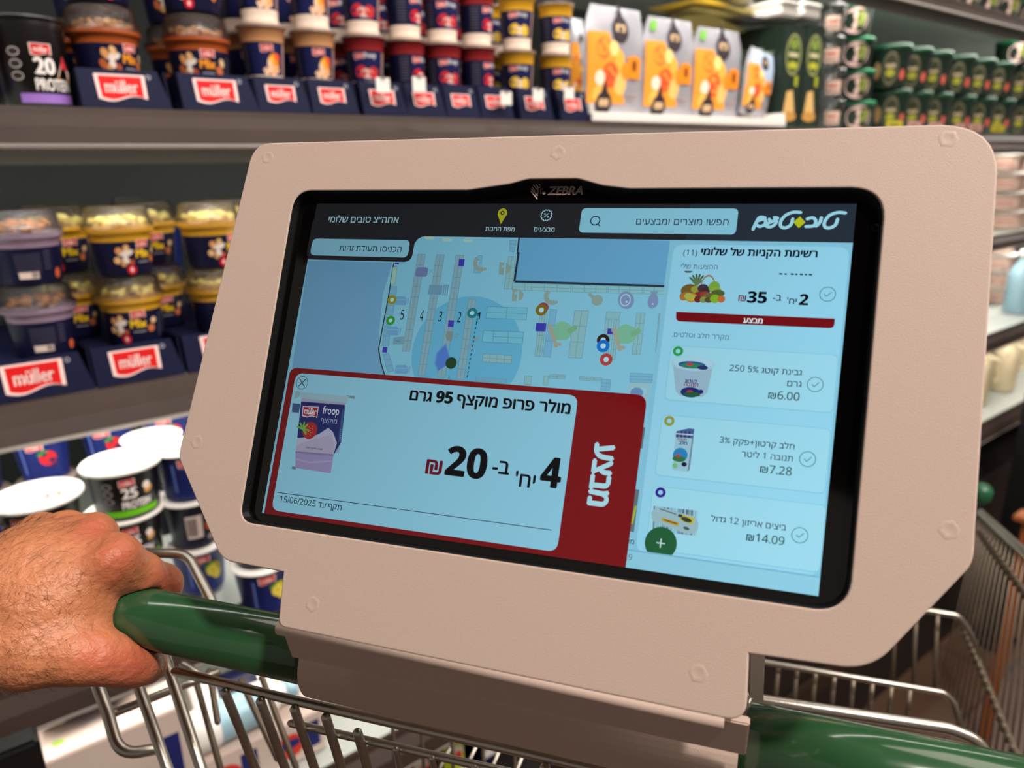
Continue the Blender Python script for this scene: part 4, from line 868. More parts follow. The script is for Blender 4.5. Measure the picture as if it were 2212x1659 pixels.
def pudding_cup(label, m, fruit, lidm='white', r=.036, H=.064, code=False):
    t = thing('pudding_cup', label, 'yogurt cup', (0, 0, 0))
    link('cup_body', lathe_me([(r * .78, 0), (r * .8, .002), (r * .95, H * .93), (r, H * .96), (r + .001, H)], 30), m, t)
    link('cup_lid', lathe_me([(r + .0022, H - .0012), (r + .0026, H + .0004), (r + .001, H + .0014), (.001, H + .0012)], 30), lidm, t)
    A = Art(); f = cone_map(r * .8, .002, r * .95, H * .93)
    if code:
        A.rect(-.016, .014, .004, .048, (226, 206, 196), 6)
        for i in range(10): A.rect(-.0145 + i * .0012, .018, -.0138 + i * .0012, .044, (60, 50, 50))
        A.ell(.013, .03, .006, .008, (206, 90, 30)); A.ell(.014, .012, .005, .004, (170, 150, 160))
    else:
        logo(A, -.004, .052, .018)
        c = {'apple': ((196, 40, 60), (224, 120, 60), (236, 216, 190)), 'berry': ((206, 40, 40), (44, 40, 84), (60, 130, 60)), 'lemon': ((206, 190, 40), (232, 214, 90), (90, 140, 50)), 'plain': ((70, 90, 150), (90, 110, 160), (60, 80, 140))}[fruit]
        A.ell(.010, .034, .0105, .011, c[0], .5); A.ell(.014, .026, .007, .008, c[1], .2); A.ell(.006, .040, .004, .003, c[1]); splash(A, -.003, .022, .0075, c[2]) if fruit == 'apple' else A.ell(.004, .043, .007, .0025, c[2], .4)
        if fruit == 'lemon': A.ell(.008, .033, .007, .0075, c[1]); A.ell(.008, .033, .0025, .003, c[0])
        A.rect(-.022, .012, -.019, .052, (90, 110, 180), 2)
    A.build('label_print', f, t); return t
used = set()
def put(proto, u, Y, z, label, rot=None, group=None, skip=(), sc_=1., x=None):
    x = Xof(u, Y, z + .03) if x is None else x; a = -math.atan2(x, Y) * .55 + random.uniform(-.12, .12) if rot is None else rot
    mw = Matrix.Translation((x, Y, z)) @ Matrix.Rotation(a, 4, 'Z') @ (Matrix.Diagonal((sc_[0], sc_[0], sc_[1], 1)) if isinstance(sc_, tuple) else Matrix.Scale(sc_, 4))
    if id(proto) not in used:
        used.add(id(proto)); proto.matrix_world = mw; proto['label'] = label
        if group: proto['group'] = group
        return proto
    return dup(proto, mw, label, group, skip)
TOP, MID, LOW = 1.3225, .9925, .6915; RT, RM = .028, .040
# upper shelf -------------------------------------------------------
mixO = mix_tub('orange', 'nugget', '', kind=0); mixY = mix_tub('yellow', 'cream_nugget', '', wcol=(240, 196, 40), kind=1); mixL = mix_tub('lilac', 'brown_nugget', '', back=True)
pT = protein_tub('', (150, 110, 190), '20', tall=True, lidm='blackcup')
peach = froop_cup('peach', '', 'peach', 0); figc = froop_cup('red', '', 'fig', 0); berry = froop_cup('red', '', 'berry', 0); ban = froop_cup('yellow', '', 'banana', 0)
G1 = 'protein tubs at the left end of the upper shelf'
put(pT, 77, 1.05, 1.3205, 'tall black protein tub with lilac band, left of the first navy tray', rot=.28, group=G1, sc_=(.92, 1.)); put(pT, -150, 1.05, 1.3205, 'black protein tub with lilac band cut off by the left edge of the upper shelf', rot=.35, group=G1)
for i, u in enumerate((54, -140)): put(pT, u, 1.14, 1.3205, 'black protein tub in the second row behind the %s one, upper shelf' % ('leftmost full', 'cut-off')[i], group=G1, rot=.3)
TC = [(Xof(a, 1.004, 1.321) + Xof(b, 1.004, 1.321)) / 2 - .004 for a, b in tr]; MC = [(Xof(a, 1.004, .991) + Xof(b, 1.004, .991)) / 2 for a, b in ((-30, 208), (212, 402), (408, 600))]
SO, SM = (.94, 1.), (.93, 1.)
G2 = 'domed orange-necked tubs on the upper shelf'; W2 = {0: 'lower', 1: 'upper'}
for (u, nm) in ((231, 'first'), (431, 'second')):
    for k in (0, 1): put(mixO, u, 1.066, TOP + RT + .0885 * k, '%s orange-necked tub with clear nut dome in the %s navy tray of the upper shelf' % (W2[k], nm), rot=(.35 if u < 300 else -.25) + .1 * k, group=G2, sc_=SO, x=TC[0 if u < 300 else 1])
    for k in (0, 1): put(mixO, u, 1.16, TOP + RT + .0885 * k, '%s orange-necked tub behind the front stack of the %s navy tray' % (W2[k], nm), group=G2, sc_=SO, x=TC[0 if u < 300 else 1])
def column(pr, u, Y, n, word, word2, group, tray_name, rot=None, x=None):
    for k in range(n):
        put(pr, u, Y, TOP + RT + .081 * k, '%s %s in the %s navy tray, front row' % (('lower', 'upper')[k], word, tray_name), rot=rot, group=group, sc_=(.925, 1.), x=x)
G3 = 'tall fruit yogurt cups on the upper shelf'
cols = [(peach, 560, 'tan-necked peach yogurt cup', 'third', .0), (peach, 664, 'tan-necked peach yogurt cup', 'fourth', .0), (figc, 768, 'red-necked fig yogurt cup', 'fifth', -.1), (berry, 866, 'red-necked yogurt cup turned to its small print', 'sixth', .8),
        (figc, 951, 'red-necked fruit yogurt cup', 'seventh', .15), (berry, 1032, 'red-necked berry yogurt cup', 'eighth', .75), (ban, 1112, 'yellow-necked yogurt cup', 'ninth', -.2), (ban, 1199, 'yellow-necked yogurt cup', 'rightmost', .1)]
for ci, (pr, u, wd, tn, rr) in enumerate(cols):
    xc = TC[ci + 2]; column(pr, u, 1.056, 2, wd, '', G3, tn, rr - .25, xc)
    if ci < 7:
      for k in (0, 1): put(pr, u, 1.135, TOP + RT + .081 * k, '%s %s, second row of the %s navy tray' % (('lower', 'upper')[k], wd, tn), group=G3, sc_=(.92, 1.), x=xc)
# middle shelf ------------------------------------------------------
G4 = 'domed tubs on the middle shelf'
for mi_, (pr, u, nm, rr) in enumerate(((mixL, 42, 'lilac-necked tub showing its small print', .1), (mixY, 262, 'yellow-necked tub with pale topping', -.28), (mixY, 440, 'yellow-necked tub next to the tablet holder', .35))):
    for k in (0, 1): put(pr, u, 1.062, MID + RM + .0885 * k, '%s %s, front row of the middle shelf' % (W2[k], nm), rot=rr if k == 0 or u != 262 else .30, group=G4, sc_=SM, x=MC[mi_] + (.018, .010, .006)[mi_])
    for k in (0, 1): put(pr if pr is not mixL else mixY, u, 1.155, MID + RM + .0885 * k, '%s clear-domed tub in the second row, behind the %s' % (W2[k], nm), group=G4, sc_=SM, x=MC[mi_] + .062)
blueA = pudding_cup('', 'bluecup', 'apple', 'foil'); blueB = pudding_cup('', 'bluecup', 'berry', 'foil'); blueL = pudding_cup('', 'bluecup', 'lemon', 'white'); codec = pudding_cup('', 'navycup', 'plain', 'white', code=True)
for i, u in enumerate((345, 468)):
    for k in (0, 1): put(blueA, u, 1.36, MID + .087 * k, '%s blue fruit cup standing behind the domed tubs, %s' % (('lower', 'upper')[k], ('left one', 'right one beside the holder')[i]), group='blue fruit cups at the back of the middle shelf', sc_=(1.12, 1.3), rot=-.2)
o = thing('grey_packet', 'grey upright packet left of the blue fruit cups at the back of the middle shelf', 'packet', (Xof(286, 1.36, 1.15), 1.36, MID))
link('packet_body', box_me(-.022, .022, -.01, .01, 0, .215, .003), 'black', o); A = Art(); A.rect(-.016, .10, .016, .20, (120, 122, 124)); A.rect(-.012, .045, .012, .075, (104, 106, 110)); A.build('packet_label', lambda x, y, l: (x, -.0104 - l, y), o)
# lower shelf -------------------------------------------------------
G5 = 'black protein tubs with white lids on the lower shelf'
pw = protein_tub('', (110, 196, 30), '25', cake=False)
zl = .905 - .0635
lo = [(92, .915, 'black protein tub with white lid nearest the left edge'), (270, .962, 'black protein tub with white lid and green band right above the hand'), (-160, .93, 'black protein tub with white lid cut off by the left edge')]
for u, Y, s in lo:
    for k in (0, 1): put(pw, u + (8 if k else 0), Y + (.0 if k == 0 else .006), zl - .066 * k, s + (', topmost' if k == 0 else ', second from top'), rot=.0 if u > 200 else -.5, group=G5, sc_=(.95, 1.))
G6 = 'small white-lidded cups on the lower shelf'
def stack(pr, X, Y, n, s, pitch, ztop, group, rot=0., sc_=1.):
    for k in range(n):
        mw = Matrix.Translation((X, Y, ztop - .066 * sc_ - pitch * k)) @ Matrix.Rotation(rot, 4, 'Z') @ Matrix.Scale(sc_, 4); lb = s if n == 1 else s + ', ' + ('topmost of its stack' if k == 0 else ('second', 'third')[k - 1] + ' from the top')
        if id(pr) not in used: used.add(id(pr)); pr.matrix_world = mw; pr['label'] = lb; pr['group'] = group
        else: dup(pr, mw, lb, group)
codec2 = codec
q = onZ(392, 962, .904)
for k, pr_ in enumerate((blueL, codec, blueL)): stack(pr_, q[0], q[1], 1, ('white-lidded cup at the top', 'barcode-labelled cup in the middle', 'lemon-printed cup at the bottom')[k] + ' of the stack left of the holder edge', .07, .904 - .070 * k, G6)
q = onZ(575, 1306, .692)
for k, pr_ in enumerate((blueL, codec, blueL)): stack(pr_, q[0], q[1], 1, ('lemon-printed cup at the bottom', 'barcode-labelled cup in the middle', 'white-lidded cup at the top')[k] + ' of the stack behind the holder foot', .07, .760 + .070 * k, G6)
q = onZ(326, 940, .905); stack(codec, q[0], q[1], 2, 'white-lidded dark cup behind the green-banded tub', .072, .905, G6, 1.2)
for u, v, s, pr in ((226, 915, 'blue berry cup behind the white-lidded tubs', blueB), (126, 940, 'dark blue cup left of the blue berry cup', blueB), (345, 905, 'blue berry cup farther back near the holder', blueB), (30, 950, 'dark blue cup at the left edge behind the white lids', blueB)):
    q = onY(226, 915, 1.16) + np.array([{226: 0, 126: -.082, 345: .082, 30: -.164}[u], 0, 0]); stack(pr, q[0], 1.16, 2, s, .068, .905, 'blue cups at the back of the lower shelf', -.2, 1.0)
# bottom shelf: white cartons and bottles
def carton(u, v, Y, wd, dp, h, rz, label):
    p = onY(u, v, Y); h = p[2] - .4215; CT.append((p[0], p[2])); t = thing('white_carton', label, 'carton', Matrix.Translation((p[0], Y, .4215)) @ Matrix.Rotation(rz, 4, 'Z'), 'white cartons on the bottom shelf')
    link('carton_body', box_me(-wd / 2, wd / 2, 0, dp, 0, h, .002), 'carton', t)
    A = Art(); A.ell(-wd * .2, dp * .25, .007, .005, (150, 190, 70));  A.build('green_leaf_mark', lambda x, y, l: (x, y, h + .0003 + l), t); A = Art(); A.rect(wd * .05, dp * .6, wd * .35, dp * .63, (200, 180, 172)); A.rect(wd * .05, dp * .5, wd * .28, dp * .52, (200, 180, 172))
    A.build('carton_print', lambda x, y, l: (x, y, h + .0003 + l), t)
    B = Art()
    for i in range(2):
        B = Art(); x = -wd * .3 + i * wd * .5; B.ell(x, h * .45, .022, .020, (204, 60, 40)); B.ell(x, h * .5, .016, .008, (40, 44, 110)); B.rect(x + .022, h * .2, x + .045, h * .8, (34, 40, 100))
        B.build('carton_front_print', lambda x, y, l: (x, -.0003 - l, y), t)
    return t
CT = []
carton(215, 1600, .875, .20, .11, .15, .0, 'white carton on the bottom shelf, leftmost, below the hand')
carton(566, 1590, .875, .18, .11, .15, .0, 'white carton on the bottom shelf, second, behind the cart wires')
def bottle(x, y, z, label, sleeve, rz=0.):
    t = thing('drink_bottle', label, 'bottle', Matrix.Translation((x, y, z)) @ Matrix.Rotation(rz, 4, 'Z') @ Matrix.Rotation(math.pi / 2, 4, 'Y'))
    link('bottle_body', lathe_me([(.026, 0), (.030, .004), (.030, .03), (.028, .034, 1), (.028, .085, 1), (.030, .09), (.028, .105), (.014, .125), (.014, .135)], 24), ['white', sleeve], t)
    link('bottle_cap', lathe_me([(.016, .132), (.0165, .146), (.014, .149)], 20), sleeve, t); return t
bottle(CT[1][0] - .085, .90, CT[1][1] + .0305, 'white drink bottle with light blue sleeve lying on the second white carton', 'skyblue', .05); bottle(CT[1][0] - .07, .955, CT[1][1] + .0305, 'white bottle with navy sleeve lying behind the light blue one', 'navycup', .0); bottle(CT[0][0] - .06, .945, CT[0][1] + .0305, 'white bottle with blue sleeve lying on the leftmost carton', 'bluecup', .04)
yb_ = mat('yellow_green_packet', (190, 205, 40), .4); MT['ygreen'] = yb_
for i, (u, mm) in enumerate(((760, 'navycup'), (840, 'ygreen'), (910, 'redcap'), (985, 'ygreen'), (1060, 'navycup'), (1140, 'bluecup'), (1225, 'ygreen'), (1310, 'redcap'))):
    Y_ = .86; x_ = Xof(u, Y_, .30); t = thing('small_packet', '%s packet on the base deck under the clamp, %s from the left' % (('navy', 'yellow-green', 'red', 'yellow-green', 'navy', 'blue', 'yellow-green', 'red')[i], ('first', 'second', 'third', 'fourth', 'fifth', 'sixth', 'seventh', 'eighth')[i]), 'packet', (x_, Y_, .2205)); hh_ = .13 - .02 * (i % 2)
    link('packet_body', box_me(-.019, .019, 0, .04, 0, hh_, .006), mm, t); A = Art(); A.ell(0, hh_ * .66, .014, .016, (230, 220, 200)); A.ell(.003, hh_ * .6, .009, .010, (200, 60, 40)); A.rect(-.015, hh_ * .2, .015, hh_ * .34, (226, 226, 220)); A.build('packet_print', lambda x, y, l: (x, -.0005 - l, y), t)
t = thing('black_post', 'black upright post in front of the lower rail at the bottom left corner', 'post', (onY(20, 1560, .77)[0] - .035, .775, -.33)); link('post_body', box_me(-.06, .055, -.03, 0, 0, 1.05, .004), 'black', t); link('post_foot', box_me(-.07, .065, -.04, .005, 0, .02, .003), 'black', t)

# cheese packets, white tray, yellow packets on top ------------------
def cheese(u0, u1, vtop, Y, label, tilt=0., blue=False):
    xa, xb = Xof(u0, Y, 1.42), Xof(u1, Y, 1.42); wd = xb - xa; zt = onY((u0 + u1) / 2, vtop, Y)[2]; zb = 1.334 + (.010 if blue else 0); h = zt - zb
    t = thing('cheese_packet', label, 'cheese packet', Matrix.Translation(((xa + xb) / 2, Y, zb)) @ Matrix.Rotation(tilt, 4, 'Y'), 'standing cheese packets on the white tray')
    nx, ny = 8, 12; V = []
    for s in (-1, 1):
        for j in range(ny + 1):
            for i in range(nx + 1):
                a, b = i / nx, j / ny; ta = 1 - .18 * max(0, b - .75) / .25
                V.append(((a - .5) * wd * ta, s * .014 * (math.sin(math.pi * a) * math.sin(math.pi * b)) ** .6 + .0012 * math.sin(a * 17 + b * 23), b * h))
    N = (nx + 1) * (ny + 1); Fc = []
    for s in (0, 1):
        for j in range(ny):
            for i in range(nx):
                q = [s * N + j * (nx + 1) + i, s * N + j * (nx + 1) + i + 1, s * N + (j + 1) * (nx + 1) + i + 1, s * N + (j + 1) * (nx + 1) + i]; Fc.append(q if s == 0 else q[::-1])
    link('packet_film', mesh('bag', V, Fc), 'bag', t, smooth=True)
    A = Art(); OR = (232, 150, 50)
    def f(x, y, l):
        a, b = min(max(x / wd + .5, 0), 1), min(max(y / h, 0), 1); return (x * (1 - .18 * max(0, b - .75) / .25), -.014 * (math.sin(math.pi * a) * math.sin(math.pi * b)) ** .6 - .0022 - l, y)
    if blue: A.grid(lambda a, b: ((a - .5) * wd * .9, h * (.4 + .55 * b)), 8, 8, (176, 196, 220))
    A.grid(lambda a, b: (-wd * .47 + a * wd * (.30 + .30 * (1 - b) ), h * (.12 + .64 * b)), 8, 10, OR)
    for x, y, r, c in ((-.25, .62, .10, (226, 96, 50)), (-.05, .5, .13, (236, 172, 70)), (-.15, .38, .12, (222, 84, 46)), (.02, .30, .10, (240, 190, 110)), (-.3, .35, .07, (240, 220, 200)), (.1, .42, .08, (236, 140, 40)), (-.3, .2, .09, (236, 180, 90)), (-.1, .62, .07, (246, 210, 130))): A.ell(x * wd, y * h, r * wd, r * wd * 1.2, c, n=12)
    for y0, y1 in ((.25, .5),): A.grid(lambda a, b: (wd * (.13 + .26 * a), h * (.36 + .2 * b)), 3, 3, (232, 134, 30))
    A.ell(wd * .26, h * .47, wd * .11, wd * .13, (236, 140, 26)); A.ell(wd * .26, h * .48, wd * .05, wd * .07, (120, 60, 20)) 
    D = (50, 42, 48)
    for x, y, k in ((.02, .80, 1.), (-.22, .12, .9)): A.ell(x * wd, y * h, .14 * wd * k, .15 * wd * k, D); A.poly([(x * wd - .08 * wd * k, y * h + .08 * wd * k), (x * wd + .08 * wd * k, y * h + .08 * wd * k), (x * wd, y * h + .30 * wd * k)], D); A.rect(x * wd - .08 * wd * k, y * h - .03 * wd, x * wd + .08 * wd * k, y * h + .05 * wd, (200, 170, 130))
    A.grid(lambda a, b: (wd * (-.44 + .1 * a), h * (.86 + .1 * b)), 2, 2, (110, 180, 60)) if not blue and u0 > 1300 else None
    A.rect(wd * .15, h * .2, wd * .35, h * .22, (170, 150, 150)); A.rect(wd * .15, h * .16, wd * .3, h * .175, (170, 150, 150))
    A.build('packet_print', f, t); return t
cheese(1228, 1262, 40, 1.16, 'orange cheese packet mostly hidden behind the first standing one'); cheese(1260, 1388, 15, 1.06, 'silver cheese packet with orange slices, leftmost of the standing row')
cheese(1385, 1496, 40, 1.06, 'silver cheese packet with orange slices, second of the standing row'); cheese(1492, 1598, 62, 1.06, 'silver cheese packet with orange slices, third of the standing row'); cheese(1600, 1660, 105, 1.05, 'pale blue cheese packet leaning at the right end of the row', .13, True)
xa, xb = Xof(1278, 1.0, 1.32), Xof(1694, 1.0, 1.32); t = thing('white_shelf_tray', 'white plastic tray under the standing cheese packets', 'display tray', ((xa + xb) / 2, 1.0, 1.3205)); hw = (xb - xa) / 2
link('tray_floor', box_me(-hw, hw, 0, .3, 0, .006, .001), 'white', t); link('tray_lip', box_me(-hw, hw, -.004, .008, 0, .016, .002), 'white', t); link('tray_side', box_me(-hw, -hw + .005, 0, .3, 0, .03, .001), 'white', t); link('tray_side', box_me(hw - .005, hw, 0, .3, 0, .03, .001), 'white', t)
for i, (u, v, mm, rz) in enumerate(((1505, 58, 'yellowbag', .3), (1535, 42, 'bag', -.2), (1520, 25, 'yellowbag', .1), (1550, 8, 'bag', .5), (1505, -20, 'yellowbag', -.1))):
    p = onY(u, v, 1.16); t = thing('flat_cheese_packet', ('lowest yellow', 'silver, second from the bottom', 'yellow, middle', 'silver, second from the top', 'topmost yellow')[i] + ' flat packet in the pile on top of the cheese packets', 'cheese packet', Matrix.Translation(Vector(p)) @ Matrix.Rotation(rz, 4, 'Z') @ Matrix.Rotation(.04, 4, 'Y'), 'flat packets piled on the cheese packets')
    nx = 8; V = [((a / nx - .5) * .22, (b / nx - .5) * .15, s * .0052 * (math.sin(math.pi * a / nx) * math.sin(math.pi * b / nx)) ** .5 + .0006 * math.sin(a * 1.3)) for s in (-1, 1) for b in range(nx + 1) for a in range(nx + 1)]; N = 81
    Fc = [[s * N + b * 9 + a, s * N + b * 9 + a + 1, s * N + (b + 1) * 9 + a + 1, s * N + (b + 1) * 9 + a] for s in (0, 1) for b in range(nx) for a in range(nx)]
    link('packet_film', mesh('flat', V, Fc), mm, t, smooth=True); A = Art(); A.ell(.02, 0, .03, .02, (240, 120, 80) if i % 2 else (246, 226, 120)); A.build('packet_print', lambda x, y, l: (x, y, .0062 + l), t)

# green cartons, clear tubs and green tubs ---------------------------
def gcarton(u0, u1, vtop, label, Y=1.03):
    xa, xb = Xof(u0, Y, 1.42), Xof(u1, Y, 1.42); wd = xb - xa; h = onY((u0 + u1) / 2, vtop, Y)[2] - 1.3225
    t = thing('green_carton', label, 'carton', ((xa + xb) / 2, Y, 1.3205), 'tall dark green cartons'); link('carton_body', box_me(-wd / 2, wd / 2, 0, .16, 0, h, .002), 'dgreen', t)
    A = Art(); A.ell(0, h * .72, wd * .36, h * .20, (150, 156, 96)); A.ell(0, h * .72, wd * .30, h * .175, (44, 66, 40)); A.ell(0, h * .82, wd * .2, h * .05, (120, 140, 60)); A.ell(0, h * .62, wd * .22, h * .035, (176, 176, 50)); A.rect(-wd * .22, h * .70, wd * .22, h * .74, (200, 190, 150))
    A.poly([(-wd * .18, h * .36), (wd * .1, h * .38), (wd * .3, h * .1), (-wd * .3, h * .1)], (214, 176, 110)); A.ell(0, h * .12, wd * .36, h * .05, (190, 140, 70)); A.rect(wd * .15, h * .42, wd * .3, h * .52, (160, 170, 40))
    A.build('carton_front_print', lambda x, y, l: (x, -.0004 - l, y), t)
    B = Art()
    for i in range(8): B.rect(.02, h * .78 - i * h * .045, .10 + .03 * math.sin(i * 2.), h * .80 - i * h * .045, (110, 136, 116))
    B.build('carton_side_print', lambda x, y, l: (-wd / 2 - .0004 - l, .15 - x, y), t); return t
gcarton(1686, 1731, 50, 'tall dark green carton just right of the cheese packets'); gcarton(1732, 1773, 52, 'tall dark green carton, right one of the pair')
for i, (u, v) in enumerate(((1680, 40), (1728, 44))):
    p = onY(u, v, 1.06); t = thing('white_lidded_box', 'white box lying on top of the green cartons, %s one' % ('left', 'right')[i], 'box', (p[0], 1.03, p[2])); link('box_body', box_me(-.035, .035, 0, .12, 0, .022, .004), 'white', t); link('box_lid', box_me(-.037, .037, -.002, .122, .022, .032, .003), 'white', t)
def round_tub(body, lid, label, r, h, art, clear=False):
    t = thing('round_tub', label, 'salad tub', (0, 0, 0)); link('tub_body', lathe_me([(r * .88, 0), (r * .9, .003), (r, h * .86), (r * 1.02, h * .88)], 28), body, t); link('tub_lid', lathe_me([(r * 1.04, h * .86), (r * 1.05, h * .95), (r * 1.0, h), (r * .9, h * .985), (.001, h * .985)], 28), lid, t)
    A = Art(); f = cone_map(r * .9, .003, r, h * .86)
    if art == 'moon': A.ell(0, h * .45, r * .62, h * .40, (206, 176, 166), n=24); A.ell(r * .18, h * .45, r * .50, h * .34, (36, 44, 34), n=24); A.ell(r * .25, h * .5, r * .22, h * .22, (120, 130, 60))
    elif art == 'seal': A.ell(0, h * .44, r * .36, h * .38, (96, 92, 70), n=20); A.ell(0, h * .44, r * .30, h * .32, (46, 52, 36), n=20); A.ell(0, h * .34, r * .2, h * .09, (150, 150, 50)); A.rect(-r * .2, h * .46, r * .2, h * .54, (170, 150, 120), 3); A.ell(r * .62, h * .3, r * .14, h * .12, (196, 90, 76)); A.ell(-r * .6, h * .4, r * .16, h * .2, (150, 120, 80))
    else: A.rect(-r * .6, h * .15, r * .6, h * .6, (206, 176, 160), 8); A.rect(-r * .4, h * .38, r * .3, h * .46, (170, 70, 60), 6); A.rect(-r * .5, h * .22, r * .4, h * .28, (120, 100, 90), 6)
    A.build('label_print', f, t); return t
moon = round_tub('dgreen', 'glid', '', .052, .076, 'moon'); seal = round_tub('dgreen', 'dglid', '', .056, .112, 'seal'); clr = round_tub('clear', 'clear', '', .030, .070, 'plain'); MT['nug2'] = MT['nugget']
lv = ('lowest', 'second from the bottom', 'third from the bottom', 'top')
for k in range(4): put(clr, 1794 + 3 * (k % 2), 1.06, TOP + .071 * k, '%s small clear tub with pale label, between green cartons and green-lidded tubs' % lv[k], group='small clear tubs', rot=-.9)
for k in range(4): put(moon, 1834 + (4 - k) * 2, 1.11, TOP + .0765 * k, '%s green-lidded tub with crescent label' % lv[k], group='green-lidded crescent tubs', rot=-.8)
for c_, u in enumerate((1914, 1960, 2004, 2056, 2100, 2142, 2188)):
    for k in range(2): put(seal, u, 1.10, TOP + .1125 * k, '%s dark green tub with round seal, column %s right of the crescent tubs' % (('lower', 'upper')[k], ('one', 'two', 'three', 'four', 'five', 'six', 'seven')[c_]), group='dark green tubs with round seals', rot=-.95)
put(moon, 2185, 1.10, TOP + .2255, 'bright green-lidded tub on the dark tubs near the right edge', group='green-lidded crescent tubs', rot=-.8)
for i, (u0, u1, cc_) in enumerate(((1908, 1950, (190, 180, 50)), (1955, 1990, (196, 150, 140)), (2000, 2036, (196, 150, 140)), (2058, 2084, (196, 150, 140)), (2086, 2122, (196, 150, 140)), (2136, 2170, (190, 180, 50)))):
    xa, xb = Xof(u0, 1.0, 1.33), Xof(u1, 1.0, 1.33); t = thing('shelf_card', 'small %s price card clipped in front of the dark green tubs, %s from the left' % ('yellow' if cc_[1] > 160 else 'pink', ('first', 'second', 'third', 'fourth', 'fifth', 'sixth')[i]), 'price card', ((xa + xb) / 2, .998, 1.321), 'price cards by the green tubs')
    hw = (xb - xa) * .42; link('card_holder', box_me(-hw * 1.1, hw * 1.1, 0, .002, 0, .026), 'dgreen', t); A = Art(); A.rect(-hw, .003, hw, .024, cc_); A.rect(-hw * .6, .010, hw * .6, .015, (90, 70, 60)); A.build('card_print', lambda x, y, l: (x, -.0004 - l, y), t)
# top shelf, only its right end in view
for i, u in enumerate((2080, 2120, 2165, 2215)): put(moon, u, 1.07, 1.661, 'green-lidded tub on the highest shelf at the upper right corner, %s from the left' % ('first', 'second', 'third', 'fourth')[i], group='green-lidded crescent tubs', rot=-.8)
# far right, behind the holder ---------------------------------------
wt = round_tub('pinkbox', 'white', '', .075, .066, 'plain'); MT['gtub'] = mat('grey_tub_body', (150, 132, 122), .4); 
for c_, u in enumerate((2162, 2206)):
    for k in range(4): put(wt, u, 1.10, MID + .068 * k, '%s white-lidded tub on the middle shelf, %s column right of the holder' % (lv[k], ('left', 'right')[c_]), group='white-lidded tubs right of the holder', rot=-1.)
for k in range(4): put(wt, 2146, 1.13, LOW + .0662 * k, '%s white-lidded tub on the lower shelf right of the holder' % lv[k], group='white-lidded tubs right of the holder', rot=-1.)
def jug(u, Y, z, label, body='milk', cap='redcap', s=1.):
    x = Xof(u, Y, z + .1); t = thing('milk_jug', label, 'bottle', Matrix.Translation((x, Y, z)) @ Matrix.Rotation(-1., 4, 'Z') @ Matrix.Scale(s, 4), 'jugs right of the holder')
    link('jug_body', lathe_me([(.040, 0), (.046, .004), (.046, .13), (.040, .155), (.020, .185), (.017, .20)], 24), body, t); link('jug_cap', lathe_me([(.021, .196), (.022, .222), (.018, .226)], 20), cap, t)
    link('jug_grip', tube_me(bend([(.040, 0, .08), (.068, 0, .085), (.064, 0, .15), (.024, 0, .17)], .012), .006, 10), body, t); return t
jug(2206, .98, LOW, 'pale blue bottle with white cap on the lower shelf at the right edge', 'skyblue', 'white', 1.02)
for i, u in enumerate((2110, 2140, 2170, 2200)): jug(u, .95 + .11 * (i % 2), .421, 'cream jug with red cap on the bottom shelf, %s right of the holder' % ('first', 'second', 'third', 'fourth', 'fifth')[i], s=1.0)
t = thing('aisle_post', 'black upright post at the right edge of the picture', 'post', (onY(2216, 1000, .70)[0], .70, -.33)); link('post_body', box_me(-.03, .03, -.03, .03, 0, 1.41, .004), 'black', t); link('post_foot', box_me(-.06, .06, -.06, .06, 0, .02, .003), 'black', t)
p = P(2208, 1200, 1.9); t = thing('wooden_display_box', 'orange-brown wooden display panel behind the cart at the right edge', 'display panel', (p[0], p[1], -.33)); link('side_board', box_me(-.012, .012, -.012, .012, 0, p[2] + .33 + .10, .003), 'wood', t); link('top_board', box_me(-.03, .03, -.03, .03, p[2] + .43, p[2] + .445, .003), 'wood', t)
for pr in list(bpy.data.objects):
    if pr.type == 'EMPTY' and pr.get('label') == '' and pr.parent is None:
        for c_ in list(pr.children): bpy.data.objects.remove(c_)
        bpy.data.objects.remove(pr)

